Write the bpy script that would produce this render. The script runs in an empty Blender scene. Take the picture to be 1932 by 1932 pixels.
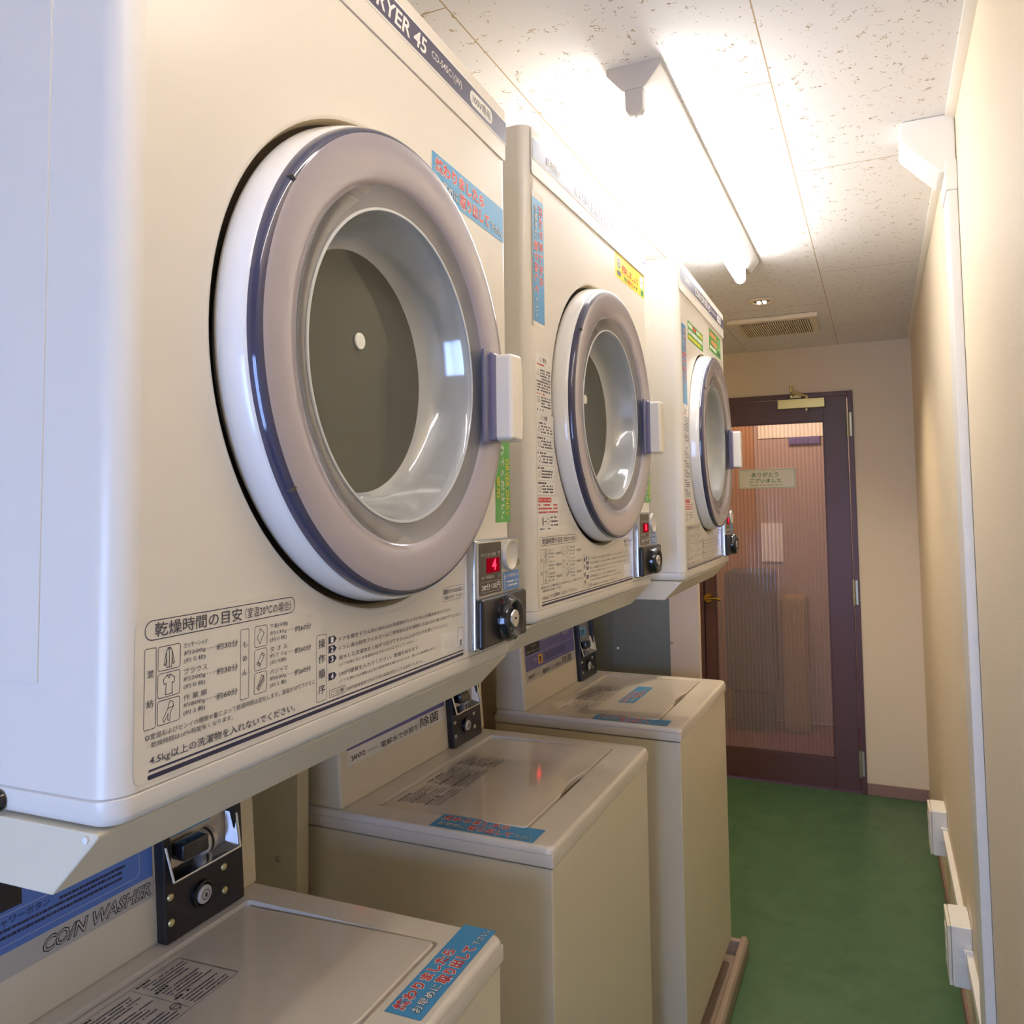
import bpy, bmesh, math, random
from mathutils import Vector, Matrix

scene = bpy.context.scene
COL = scene.collection
PI = math.pi
random.seed(7)

# ------------------------------------------------------------------ materials
def lin(c):
    c = c / 255.0
    return c / 12.92 if c <= 0.04045 else ((c + 0.055) / 1.055) ** 2.4

def rgb(r, g, b):
    return (lin(r), lin(g), lin(b), 1.0)

MATS = {}
def mat(name, col, rough=0.4, metal=0.0, spec=0.5, bump=0.0, bscale=60.0, var=0.0, vscale=6.0, coat=0.0):
    """principled material with a little procedural unevenness"""
    m = bpy.data.materials.new(name)
    m.use_nodes = True
    nt = m.node_tree
    b = nt.nodes['Principled BSDF']
    b.inputs['Base Color'].default_value = rgb(*col)
    b.inputs['Roughness'].default_value = rough
    b.inputs['Metallic'].default_value = metal
    b.inputs['Specular IOR Level'].default_value = spec
    b.inputs['Coat Weight'].default_value = coat
    b.inputs['Coat Roughness'].default_value = 0.08
    tc = nt.nodes.new('ShaderNodeTexCoord')
    if var > 0:
        n = nt.nodes.new('ShaderNodeTexNoise')
        n.inputs['Scale'].default_value = vscale
        n.inputs['Detail'].default_value = 4
        nt.links.new(tc.outputs['Object'], n.inputs['Vector'])
        mx = nt.nodes.new('ShaderNodeMix')
        mx.data_type = 'RGBA'
        c = rgb(*col)
        mx.inputs['A'].default_value = tuple(max(0, k * (1 - var)) for k in c[:3]) + (1,)
        mx.inputs['B'].default_value = tuple(min(1, k * (1 + var)) for k in c[:3]) + (1,)
        nt.links.new(n.outputs['Fac'], mx.inputs['Factor'])
        nt.links.new(mx.outputs['Result'], b.inputs['Base Color'])
    if bump > 0:
        n2 = nt.nodes.new('ShaderNodeTexNoise')
        n2.inputs['Scale'].default_value = bscale
        n2.inputs['Detail'].default_value = 3
        nt.links.new(tc.outputs['Object'], n2.inputs['Vector'])
        bp = nt.nodes.new('ShaderNodeBump')
        bp.inputs['Strength'].default_value = bump
        bp.inputs['Distance'].default_value = 0.002
        nt.links.new(n2.outputs['Fac'], bp.inputs['Height'])
        nt.links.new(bp.outputs['Normal'], b.inputs['Normal'])
    MATS[name] = m
    return m

def emis(name, col, strength):
    m = bpy.data.materials.new(name)
    m.use_nodes = True
    nt = m.node_tree
    nt.nodes.remove(nt.nodes['Principled BSDF'])
    e = nt.nodes.new('ShaderNodeEmission')
    e.inputs['Color'].default_value = rgb(*col)
    e.inputs['Strength'].default_value = strength
    nt.links.new(e.outputs[0], nt.nodes['Material Output'].inputs['Surface'])
    MATS[name] = m
    return m

def glassy(name, tint, clear, body, body_rough=0.3, gloss_rough=0.03, ior=1.45):
    """thin see-through sheet: clear share, tinted plastic share, fresnel gloss"""
    m = bpy.data.materials.new(name)
    m.use_nodes = True
    nt = m.node_tree
    nt.nodes.remove(nt.nodes['Principled BSDF'])
    tr = nt.nodes.new('ShaderNodeBsdfTransparent'); tr.inputs['Color'].default_value = rgb(*tint)
    df = nt.nodes.new('ShaderNodeBsdfDiffuse'); df.inputs['Color'].default_value = rgb(*body)
    gl = nt.nodes.new('ShaderNodeBsdfGlossy'); gl.inputs['Roughness'].default_value = gloss_rough
    fr = nt.nodes.new('ShaderNodeFresnel'); fr.inputs['IOR'].default_value = ior
    m1 = nt.nodes.new('ShaderNodeMixShader'); m1.inputs['Fac'].default_value = clear
    m2 = nt.nodes.new('ShaderNodeMixShader')
    nt.links.new(df.outputs[0], m1.inputs[1]); nt.links.new(tr.outputs[0], m1.inputs[2])
    nt.links.new(fr.outputs[0], m2.inputs['Fac'])
    nt.links.new(m1.outputs[0], m2.inputs[1]); nt.links.new(gl.outputs[0], m2.inputs[2])
    nt.links.new(m2.outputs[0], nt.nodes['Material Output'].inputs['Surface'])
    MATS[name] = m
    return m

mat('enamel', (230, 222, 208), 0.28, bump=0.02, bscale=300)
mat('enamel_washer', (234, 220, 190), 0.30, bump=0.02, bscale=300)
mat('deck_plastic', (233, 221, 202), 0.16, var=0.03)
mat('lid_plastic', (230, 217, 198), 0.10, coat=0.5, var=0.02)
mat('sheet_metal_paint', (224, 212, 184), 0.32)
mat('post_paint', (214, 202, 168), 0.4)
mat('door_white', (240, 236, 228), 0.16, coat=0.4)
mat('cover_taupe', (166, 157, 164), 0.12, coat=0.6)
mat('cover_rim', (66, 64, 86), 0.07, coat=0.8)
mat('gap_shade', (84, 72, 54), 0.7)  # shade of gaps, seams and notches put into a dark colour
mat('recess_cream', (206, 188, 150), 0.5)
mat('drum_steel', (186, 186, 172), 0.45, metal=0.25, bump=0.15, bscale=220)
mat('drum_back', (172, 170, 152), 0.7, metal=0.1, bump=0.2, bscale=200)
glassy('bowl_wall', (238, 240, 236), 0.45, (232, 235, 234), gloss_rough=0.09, ior=2.3)
glassy('bowl_flange', (225, 226, 224), 0.62, (190, 186, 190), gloss_rough=0.05, ior=1.7)
glassy('bowl_glass', (232, 232, 222), 0.72, (178, 176, 160), gloss_rough=0.02, ior=1.25)
mat('bowl_bead', (204, 208, 208), 0.08, coat=0.8)
mat('dot_white', (240, 240, 232), 0.3)
mat('grip_cream', (240, 230, 214), 0.22, coat=0.3)
mat('mount_purple', (108, 106, 134), 0.15, coat=0.5)
mat('chrome', (205, 208, 214), 0.14, metal=1.0)
mat('brushed', (196, 192, 186), 0.32, metal=0.85, bump=0.02, bscale=500)
mat('silver_paint', (214, 210, 202), 0.35, metal=0.4)
mat('black_plastic', (38, 35, 34), 0.28)
mat('black_gloss', (24, 22, 24), 0.10, coat=0.6)
mat('display_dark', (62, 54, 50), 0.25)
emis('led_red', (255, 30, 50), 2.2)
emis('led_red_dim', (150, 6, 26), 0.30)
mat('ink_navy', (58, 56, 82), 0.5)
mat('ink_grey', (84, 80, 90), 0.5)
mat('ink_black', (40, 38, 38), 0.5)
mat('ink_red', (214, 66, 66), 0.5)
mat('ink_white', (240, 236, 230), 0.5)
mat('ink_yellow', (236, 214, 60), 0.5)
mat('ink_green', (70, 140, 80), 0.5)
mat('ink_orange', (240, 150, 110), 0.5)
mat('label_clear', (231, 223, 208), 0.22)
mat('label_pale', (236, 230, 220), 0.3)
mat('label_grey', (196, 190, 178), 0.3)
mat('label_purple', (104, 100, 160), 0.3)
mat('label_blue', (92, 128, 196), 0.3)
mat('sticker_blue', (78, 156, 206), 0.35)
mat('sticker_green', (88, 172, 80), 0.35)
mat('sticker_yellow', (248, 220, 66), 0.35)
mat('band_navy', (92, 88, 108), 0.3)
mat('tag_orange', (246, 180, 40), 0.35)
mat('coin_blue', (84, 132, 196), 0.3)
mat('price_blue', (96, 160, 210), 0.35)
mat('gray_steel', (128, 132, 126), 0.45, metal=0.2, bump=0.05, bscale=120, var=0.04, vscale=3)
mat('cabinet_cream', (222, 204, 184), 0.4)
mat('brass', (170, 140, 60), 0.25, metal=1.0)
mat('closer_gold', (216, 202, 140), 0.35, metal=0.55)
mat('hinge_steel', (176, 168, 140), 0.35, metal=0.8)
mat('door_brown', (92, 62, 60), 0.38, bump=0.03, bscale=200)
mat('fixture_white', (206, 202, 196), 0.4)
mat('socket_white', (196, 188, 180), 0.4)
mat('plastic_white', (244, 238, 226), 0.35)
mat('plastic_ivory', (236, 226, 204), 0.4)
mat('baseboard_brown', (150, 118, 106), 0.45)
mat('cornice', (240, 230, 212), 0.45)
mat('pan_grey', (168, 148, 128), 0.45, var=0.1, vscale=12)
mat('vent_ivory', (236, 222, 196), 0.4)
mat('vent_dark', (52, 42, 34), 0.7)
mat('sign_cream', (240, 234, 212), 0.35)
mat('wire', (200, 170, 90), 0.4)
mat('hall_wall', (176, 150, 138), 0.6)
mat('hall_floor', (112, 52, 58), 0.7, bump=0.1, bscale=300)
mat('wood_orange', (172, 122, 82), 0.4, var=0.12, vscale=4)
mat('paper', (238, 226, 206), 0.6)
mat('dark_grey', (70, 72, 76), 0.5)
mat('hall_khaki', (150, 124, 80), 0.5)
mat('sign_purple', (86, 74, 132), 0.4)
mat('alu', (190, 192, 194), 0.3, metal=0.8)
emis('bulb_glow', (255, 236, 200), 1.2)
emis('tube_glow', (250, 249, 250), 18.5)
emis('tube_glow_fill', (255, 247, 238), 7.5)  # weaker glow for the added fill tube
glassy('window_pane', (250, 252, 255), 0.97, (230, 235, 240))
glassy('ribbed_glass', (240, 226, 220), 0.62, (172, 152, 146), gloss_rough=0.06, ior=1.5)
_nt = MATS['ribbed_glass'].node_tree                # the flanks of the ribs scatter more than their crowns
_lw = _nt.nodes.new('ShaderNodeLayerWeight'); _lw.inputs['Blend'].default_value = .5
_mr = _nt.nodes.new('ShaderNodeMapRange'); _mr.inputs['From Min'].default_value = .02; _mr.inputs['From Max'].default_value = .35
_mr.inputs['To Min'].default_value = .66; _mr.inputs['To Max'].default_value = .30
_nt.links.new(_lw.outputs['Facing'], _mr.inputs['Value'])
_nt.links.new(_mr.outputs[0], [n for n in _nt.nodes if n.type == 'MIX_SHADER'][0].inputs['Fac'])

# walls : embossed wallpaper
def wallpaper(name, col):
    m = bpy.data.materials.new(name); m.use_nodes = True
    nt = m.node_tree; b = nt.nodes['Principled BSDF']
    b.inputs['Roughness'].default_value = 0.55
    b.inputs['Specular IOR Level'].default_value = 0.3
    tc = nt.nodes.new('ShaderNodeTexCoord')
    n = nt.nodes.new('ShaderNodeTexNoise'); n.inputs['Scale'].default_value = 140; n.inputs['Detail'].default_value = 4
    mp = nt.nodes.new('ShaderNodeMapping'); mp.inputs['Scale'].default_value = (1, 1, 2.2)
    nt.links.new(tc.outputs['Object'], mp.inputs['Vector']); nt.links.new(mp.outputs[0], n.inputs['Vector'])
    bp = nt.nodes.new('ShaderNodeBump'); bp.inputs['Strength'].default_value = 0.22; bp.inputs['Distance'].default_value = 0.002
    nt.links.new(n.outputs['Fac'], bp.inputs['Height']); nt.links.new(bp.outputs[0], b.inputs['Normal'])
    n2 = nt.nodes.new('ShaderNodeTexNoise'); n2.inputs['Scale'].default_value = 2.5; n2.inputs['Detail'].default_value = 5
    nt.links.new(tc.outputs['Object'], n2.inputs['Vector'])
    mx = nt.nodes.new('ShaderNodeMix'); mx.data_type = 'RGBA'
    c = rgb(*col)
    mx.inputs['A'].default_value = tuple(k * 0.96 for k in c[:3]) + (1,)
    mx.inputs['B'].default_value = c
    nt.links.new(n2.outputs['Fac'], mx.inputs['Factor']); nt.links.new(mx.outputs['Result'], b.inputs['Base Color'])
    MATS[name] = m
wallpaper('wall_paper', (236, 218, 188))

# green vinyl floor : mottled, scuffed, faint streaks
def vinyl():
    m = bpy.data.materials.new('floor_vinyl'); m.use_nodes = True
    nt = m.node_tree; b = nt.nodes['Principled BSDF']; L = nt.links.new
    tc = nt.nodes.new('ShaderNodeTexCoord')
    n = nt.nodes.new('ShaderNodeTexNoise'); n.inputs['Scale'].default_value = 9; n.inputs['Detail'].default_value = 8; n.inputs['Roughness'].default_value = 0.7
    L(tc.outputs['Object'], n.inputs['Vector'])
    r = nt.nodes.new('ShaderNodeValToRGB')
    r.color_ramp.elements[0].position = 0.3; r.color_ramp.elements[0].color = rgb(62, 97, 62)
    r.color_ramp.elements[1].position = 0.72; r.color_ramp.elements[1].color = rgb(84, 119, 80)
    L(n.outputs['Fac'], r.inputs['Fac'])
    # fine dark scuffs
    mp = nt.nodes.new('ShaderNodeMapping'); mp.inputs['Scale'].default_value = (3.0, 14.0, 1); mp.inputs['Rotation'].default_value = (0, 0, 0.35)
    n2 = nt.nodes.new('ShaderNodeTexNoise'); n2.inputs['Scale'].default_value = 4; n2.inputs['Detail'].default_value = 6
    L(tc.outputs['Object'], mp.inputs['Vector']); L(mp.outputs[0], n2.inputs['Vector'])
    r2 = nt.nodes.new('ShaderNodeValToRGB')
    r2.color_ramp.elements[0].position = 0.64; r2.color_ramp.elements[0].color = (0, 0, 0, 1)
    r2.color_ramp.elements[1].position = 0.70; r2.color_ramp.elements[1].color = (1, 1, 1, 1)
    L(n2.outputs['Fac'], r2.inputs['Fac'])
    mx = nt.nodes.new('ShaderNodeMix'); mx.data_type = 'RGBA'
    mul = nt.nodes.new('ShaderNodeMath'); mul.operation = 'MULTIPLY'; mul.inputs[1].default_value = 0.35
    L(r2.outputs['Color'], mul.inputs[0]); L(mul.outputs[0], mx.inputs['Factor'])
    L(r.outputs['Color'], mx.inputs['A']); mx.inputs['B'].default_value = rgb(48, 78, 52)
    L(mx.outputs['Result'], b.inputs['Base Color'])
    b.inputs['Roughness'].default_value = 0.33
    b.inputs['Specular IOR Level'].default_value = 0.4
    bp = nt.nodes.new('ShaderNodeBump'); bp.inputs['Strength'].default_value = 0.08; bp.inputs['Distance'].default_value = 0.003
    L(n.outputs['Fac'], bp.inputs['Height']); L(bp.outputs[0], b.inputs['Normal'])
    MATS['floor_vinyl'] = m
vinyl()

# fissured mineral-fibre ceiling board laid in half-bond 455 x 910
def ceiling_board():
    m = bpy.data.materials.new('ceiling_board'); m.use_nodes = True
    nt = m.node_tree; b = nt.nodes['Principled BSDF']; L = nt.links.new
    tc = nt.nodes.new('ShaderNodeTexCoord')
    # joints
    mp = nt.nodes.new('ShaderNodeMapping'); mp.vector_type = 'POINT'
    mp.inputs['Rotation'].default_value = (0, 0, PI / 2)
    L(tc.outputs['Object'], mp.inputs['Vector'])
    br = nt.nodes.new('ShaderNodeTexBrick')
    br.offset = 0.5; br.squash = 1.0
    br.inputs['Scale'].default_value = 1.0
    br.inputs['Brick Width'].default_value = 0.93
    br.inputs['Row Height'].default_value = 0.455
    br.inputs['Mortar Size'].default_value = 0.0014
    br.inputs['Mortar Smooth'].default_value = 0.2
    br.inputs['Color1'].default_value = (0, 0, 0, 1); br.inputs['Color2'].default_value = (0, 0, 0, 1); br.inputs['Mortar'].default_value = (1, 1, 1, 1)
    L(mp.outputs[0], br.inputs['Vector'])
    # pin holes
    v = nt.nodes.new('ShaderNodeTexVoronoi'); v.inputs['Scale'].default_value = 58; v.inputs['Randomness'].default_value = 1.0
    L(tc.outputs['Object'], v.inputs['Vector'])
    lt = nt.nodes.new('ShaderNodeMath'); lt.operation = 'LESS_THAN'; lt.inputs[1].default_value = 0.07
    L(v.outputs['Distance'], lt.inputs[0])
    # worm fissures : broken level set of a noise
    n = nt.nodes.new('ShaderNodeTexNoise'); n.inputs['Scale'].default_value = 76; n.inputs['Detail'].default_value = 2.5
    L(tc.outputs['Object'], n.inputs['Vector'])
    s = nt.nodes.new('ShaderNodeMath'); s.operation = 'SUBTRACT'; s.inputs[1].default_value = 0.5; L(n.outputs['Fac'], s.inputs[0])
    a = nt.nodes.new('ShaderNodeMath'); a.operation = 'ABSOLUTE'; L(s.outputs[0], a.inputs[0])
    w = nt.nodes.new('ShaderNodeMath'); w.operation = 'LESS_THAN'; w.inputs[1].default_value = 0.018; L(a.outputs[0], w.inputs[0])
    n3 = nt.nodes.new('ShaderNodeTexNoise'); n3.inputs['Scale'].default_value = 48; n3.inputs['Detail'].default_value = 1
    mp3 = nt.nodes.new('ShaderNodeMapping'); mp3.inputs['Location'].default_value = (7.3, 2.1, 0)
    L(tc.outputs['Object'], mp3.inputs['Vector']); L(mp3.outputs[0], n3.inputs['Vector'])
    g = nt.nodes.new('ShaderNodeMath'); g.operation = 'GREATER_THAN'; g.inputs[1].default_value = 0.625; L(n3.outputs['Fac'], g.inputs[0])
    wm = nt.nodes.new('ShaderNodeMath'); wm.operation = 'MULTIPLY'; L(w.outputs[0], wm.inputs[0]); L(g.outputs[0], wm.inputs[1])
    mxm = nt.nodes.new('ShaderNodeMath'); mxm.operation = 'MAXIMUM'; L(lt.outputs[0], mxm.inputs[0]); L(wm.outputs[0], mxm.inputs[1])
    c1 = nt.nodes.new('ShaderNodeMix'); c1.data_type = 'RGBA'
    c1.inputs['A'].default_value = rgb(238, 234, 230); c1.inputs['B'].default_value = rgb(170, 144, 108)
    L(mxm.outputs[0], c1.inputs['Factor'])
    c2 = nt.nodes.new('ShaderNodeMix'); c2.data_type = 'RGBA'
    L(br.outputs['Fac'], c2.inputs['Factor']); L(c1.outputs['Result'], c2.inputs['A']); c2.inputs['B'].default_value = rgb(186, 160, 126)
    L(c2.outputs['Result'], b.inputs['Base Color'])
    b.inputs['Roughness'].default_value = 0.8; b.inputs['Specular IOR Level'].default_value = 0.2
    inv = nt.nodes.new('ShaderNodeMath'); inv.operation = 'SUBTRACT'; inv.inputs[0].default_value = 1.0; L(mxm.outputs[0], inv.inputs[1])
    bp = nt.nodes.new('ShaderNodeBump'); bp.inputs['Strength'].default_value = 0.2; bp.inputs['Distance'].default_value = 0.003
    L(inv.outputs[0], bp.inputs['Height']); L(bp.outputs[0], b.inputs['Normal'])
    MATS['ceiling_board'] = m
ceiling_board()

# ------------------------------------------------------------------ mesh helpers
class Part:
    """one mesh: shapes are collected, then linked as ONE object"""
    def __init__(self):
        self.bm = bmesh.new(); self.mats = []
    def mi(self, m):
        if m not in self.mats: self.mats.append(m)
        return self.mats.index(m)
    def face(self, pts, m, smooth=False):
        vs = [self.bm.verts.new(p) for p in pts]
        try:
            f = self.bm.faces.new(vs)
        except ValueError:
            return
        f.material_index = self.mi(m); f.smooth = smooth
        return f
    def box(self, x0, x1, y0, y1, z0, z1, m, bev=0.0, seg=2, M=None):
        r = bmesh.ops.create_cube(self.bm, size=1.0)
        vs = r['verts']
        for v in vs:
            v.co = Vector(((x0 + x1) / 2 + v.co.x * (x1 - x0), (y0 + y1) / 2 + v.co.y * (y1 - y0), (z0 + z1) / 2 + v.co.z * (z1 - z0)))
        fs = set(f for v in vs for f in v.link_faces)
        k = self.mi(m)
        for f in fs: f.material_index = k; f.smooth = True
        if bev > 0:
            es = list(set(e for v in vs for e in v.link_edges))
            rr = bmesh.ops.bevel(self.bm, geom=es, offset=bev, segments=seg, profile=0.5, affect='EDGES', clamp_overlap=True)
            vs = list(set(v for f in rr['faces'] for v in f.verts) | set(v for v in vs if v.is_valid))
            for f in rr['faces']: f.material_index = k; f.smooth = True
        if M is not None:
            for v in vs: v.co = M @ v.co
    def prism(self, prof, axis, t0, t1, m, bev=0.0, seg=2):
        """closed profile of 2D points extruded along an axis ('x': prof is (y,z); 'y': (x,z); 'z': (x,y))"""
        def P(p, t):
            return {'x': (t, p[0], p[1]), 'y': (p[0], t, p[1]), 'z': (p[0], p[1], t)}[axis]
        k = self.mi(m)
        A = [self.bm.verts.new(P(p, t0)) for p in prof]; B = [self.bm.verts.new(P(p, t1)) for p in prof]
        n = len(prof); fs = []
        fs.append(self.bm.faces.new(A)); fs.append(self.bm.faces.new(B[::-1]))
        for i in range(n):
            fs.append(self.bm.faces.new((A[i], B[i], B[(i + 1) % n], A[(i + 1) % n])))
        bmesh.ops.recalc_face_normals(self.bm, faces=fs)
        for f in fs: f.material_index = k; f.smooth = True
        if bev > 0:
            es = list(set(e for f in fs for e in f.edges))
            rr = bmesh.ops.bevel(self.bm, geom=es, offset=bev, segments=seg, profile=0.5, affect='EDGES', clamp_overlap=True)
            for f in rr['faces']: f.material_index = k; f.smooth = True
    def lathe(self, prof, centre, m, n=96, axis='x', cap=False, a0=0.0, a1=2 * PI):
        """prof: (radius, height along axis) list, turned about an axis through centre"""
        cx, cy, cz = centre; k = self.mi(m); rings = []
        full = abs(a1 - a0 - 2 * PI) < 1e-6
        cnt = n if full else n + 1
        for r, h in prof:
            ring = []
            for i in range(cnt):
                t = a0 + (a1 - a0) * i / n
                c, s = r * math.cos(t), r * math.sin(t)
                p = {'x': (cx + h, cy + c, cz + s), 'y': (cx + s, cy + h, cz + c), 'z': (cx + c, cy + s, cz + h)}[axis]
                ring.append(self.bm.verts.new(p))
            rings.append(ring)
        for A, B in zip(rings, rings[1:]):
            for i in range(n):
                j = (i + 1) % cnt
                f = self.bm.faces.new((A[i], A[j], B[j], B[i])); f.material_index = k; f.smooth = True
        if cap:
            for R in (rings[0][::-1], rings[-1]):
                f = self.bm.faces.new(R); f.material_index = k; f.smooth = True
    def tube(self, pts, r, m, n=10):
        pts = [Vector(p) for p in pts]; k = self.mi(m); rings = []
        for i, p in enumerate(pts):
            d = (pts[min(i + 1, len(pts) - 1)] - pts[max(i - 1, 0)]).normalized()
            u = d.cross(Vector((0, 0, 1)))
            if u.length < 1e-3: u = d.cross(Vector((1, 0, 0)))
            u.normalize(); w = d.cross(u)
            rings.append([self.bm.verts.new(p + r * (math.cos(2 * PI * j / n) * u + math.sin(2 * PI * j / n) * w)) for j in range(n)])
        for A, B in zip(rings, rings[1:]):
            for j in range(n):
                f = self.bm.faces.new((A[j], A[(j + 1) % n], B[(j + 1) % n], B[j])); f.material_index = k; f.smooth = True
        for R in (rings[0][::-1], rings[-1]):
            f = self.bm.faces.new(R); f.material_index = k
    def dome(self, c, r, h, m, n=14, axis='x'):
        self.lathe([(r, 0), (r * .92, h * .45), (r * .6, h * .85), (r * .02, h)], c, m, n, axis)
    def link(self, name, parent=None, wn=True, sharp=40):
        me = bpy.data.meshes.new(name)
        self.bm.normal_update()
        self.bm.to_mesh(me); self.bm.free()
        for m in self.mats: me.materials.append(MATS[m])
        if sharp: me.set_sharp_from_angle(angle=math.radians(sharp))
        o = bpy.data.objects.new(name, me); COL.objects.link(o)
        if wn:
            md = o.modifiers.new('normals', 'WEIGHTED_NORMAL'); md.keep_sharp = True
        if parent is not None: o.parent = parent
        return o

# --- flat print: text, rules and boxes laid on a surface, mapped by F(u, v, h)
TXT = {}
_cu = bpy.data.curves.new('glyphs', 'FONT'); _cu.resolution_u = 2; _cu.fill_mode = 'FRONT'
_to = bpy.data.objects.new('glyphs', _cu)
def glyphs(s, bold):
    key = (s, bold)
    if key not in TXT:
        COL.objects.link(_to)
        _cu.body = s; _cu.offset = bold
        dg = bpy.context.evaluated_depsgraph_get(); dg.update()
        e = _to.evaluated_get(dg); me = e.to_mesh()
        vs = [(v.co.x, v.co.y) for v in me.vertices]; fs = [tuple(p.vertices) for p in me.polygons]
        e.to_mesh_clear(); COL.objects.unlink(_to)
        TXT[key] = (vs, fs)
    return TXT[key]

class Print(Part):
    def __init__(self, F, base=0.0003):
        super().__init__(); self.F = F; self.h = base
    def poly(self, pts, m, h=0.0):
        self.face([self.F(u, v, self.h + h) for u, v in pts], m)
    def rect(self, u0, v0, u1, v1, m, h=0.0):
        self.poly([(u0, v0), (u1, v0), (u1, v1), (u0, v1)], m, h)
    @staticmethod
    def rr(u0, v0, u1, v1, r, n=5):
        p = []
        for cu, cv, a in ((u1 - r, v0 + r, -PI / 2), (u1 - r, v1 - r, 0), (u0 + r, v1 - r, PI / 2), (u0 + r, v0 + r, PI)):
            for i in range(n + 1):
                t = a + PI / 2 * i / n
                p.append((cu + r * math.cos(t), cv + r * math.sin(t)))
        return p
    def rrect(self, u0, v0, u1, v1, r, m, h=0.0):
        self.poly(self.rr(u0, v0, u1, v1, r), m, h)
    def frame(self, u0, v0, u1, v1, r, w, m, h=0.0):
        A = self.rr(u0, v0, u1, v1, r); B = self.rr(u0 + w, v0 + w, u1 - w, v1 - w, max(r - w, 1e-5)); n = len(A)
        for i in range(n):
            j = (i + 1) % n
            self.poly([A[i], A[j], B[j], B[i]], m, h)
    def disc(self, u, v, r, m, h=0.0, n=20, r2=None):
        r2 = r2 or r
        self.poly([(u + r * math.cos(2 * PI * i / n), v + r2 * math.sin(2 * PI * i / n)) for i in range(n)], m, h)
    def ring(self, u, v, r, w, m, h=0.0, n=20):
        for i in range(n):
            a, b = 2 * PI * i / n, 2 * PI * (i + 1) / n
            self.poly([(u + r * math.cos(a), v + r * math.sin(a)), (u + r * math.cos(b), v + r * math.sin(b)), (u + (r - w) * math.cos(b), v + (r - w) * math.sin(b)), (u + (r - w) * math.cos(a), v + (r - w) * math.sin(a))], m, h)
    def stroke(self, pts, w, m, h=0.0):
        for (a, b), (c, d) in zip(pts, pts[1:]):
            L = math.hypot(c - a, d - b) or 1e-9; nx, ny = -(d - b) / L * w / 2, (c - a) / L * w / 2
            ex, ey = (c - a) / L * w / 2, (d - b) / L * w / 2
            self.poly([(a + nx - ex, b + ny - ey), (a - nx - ex, b - ny - ey), (c - nx + ex, d - ny + ey), (c + nx + ex, d + ny + ey)], m, h)
    def text(self, s, u0, v0, u1, v1, m, bold=0.0, rot=0, halo=None, halo_m=None, h=0.0004, shear=0.0):
        """stretch a line of writing into the box; rot 0, 90 (reads upwards) or -90 (reads downwards)"""
        V, Fc = glyphs(s, bold)
        if not V: return
        x0 = min(v[0] for v in V); x1 = max(v[0] for v in V); y0 = min(v[1] for v in V); y1 = max(v[1] for v in V)
        def put(V, Fc, m, h):
            k = self.mi(m)
            vs = []
            for x, y in V:
                s_, t_ = (x - x0) / (x1 - x0), (y - y0) / (y1 - y0)
                s_ += shear * t_
                if rot == 0: u, v = u0 + s_ * (u1 - u0), v0 + t_ * (v1 - v0)
                elif rot == -90: u, v = u0 + t_ * (u1 - u0), v1 - s_ * (v1 - v0)
                else: u, v = u1 - t_ * (u1 - u0), v0 + s_ * (v1 - v0)
                vs.append(self.bm.verts.new(self.F(u, v, self.h + h)))
            for f in Fc:
                try:
                    ff = self.bm.faces.new([vs[i] for i in f]); ff.material_index = k
                except ValueError: pass
        if halo:
            V2, F2 = glyphs(s, bold + halo); put(V2, F2, halo_m, h - 0.0002)
        put(V, Fc, m, h)
    def dashes(self, u0, v0, u1, v1, m, seed=0, rot=0, h=0.0002, fill=0.8):
        """a line of print too small to read"""
        rnd = random.Random(seed)
        if rot == 0:
            u = u0; H = v1 - v0
            while u < u1:
                w = min(H * rnd.uniform(.5, 1.6), u1 - u)
                if rnd.random() < fill: self.rect(u, v0 + H * rnd.uniform(0, .12), u + w, v1 - H * rnd.uniform(0, .12), m, h)
                u += w + H * rnd.uniform(.12, .4)
        else:
            v = v1; H = u1 - u0
            while v > v0:
                w = min(H * rnd.uniform(.5, 1.6), v - v0)
                if rnd.random() < fill: self.rect(u0, v - w, u1, v, m, h)
                v -= w + H * rnd.uniform(.12, .4)
    def link(self, name, parent=None):
        return super().link(name, parent, wn=False, sharp=None)

def thing(name, label, cat, loc=(0, 0, 0), rz=0.0, group=None):
    o = bpy.data.objects.new(name, None); COL.objects.link(o)
    o.location = loc; o.rotation_euler = (0, 0, rz); o.empty_display_size = 0.1
    o['label'] = label; o['category'] = cat
    if group: o['group'] = group
    return o
def tag(o, label, cat, group=None):
    o['label'] = label; o['category'] = cat
    if group: o['group'] = group
    return o
def struct(part, name, label, cat, **k):
    o = part.link(name, **k); o['kind'] = 'structure'; o['label'] = label; o['category'] = cat
    return o

# ------------------------------------------------------------------ the room
W, D, H = 0.617, 4.007, 2.2735      # right wall, door wall, ceiling
XL, YF = -0.75, -1.75               # left wall, wall behind the photographer

p = Part(); p.box(XL, W, YF, D, -0.05, 0, 'floor_vinyl')
struct(p, 'floor', 'green vinyl floor of the narrow laundry aisle', 'floor', wn=False)
p = Part(); p.box(XL - .1, W + .1, YF - .1, D + .1, H, H + .05, 'ceiling_board')
o = struct(p, 'ceiling', 'white fissured acoustic tile ceiling with thin tile joints', 'ceiling', wn=False)
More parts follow.
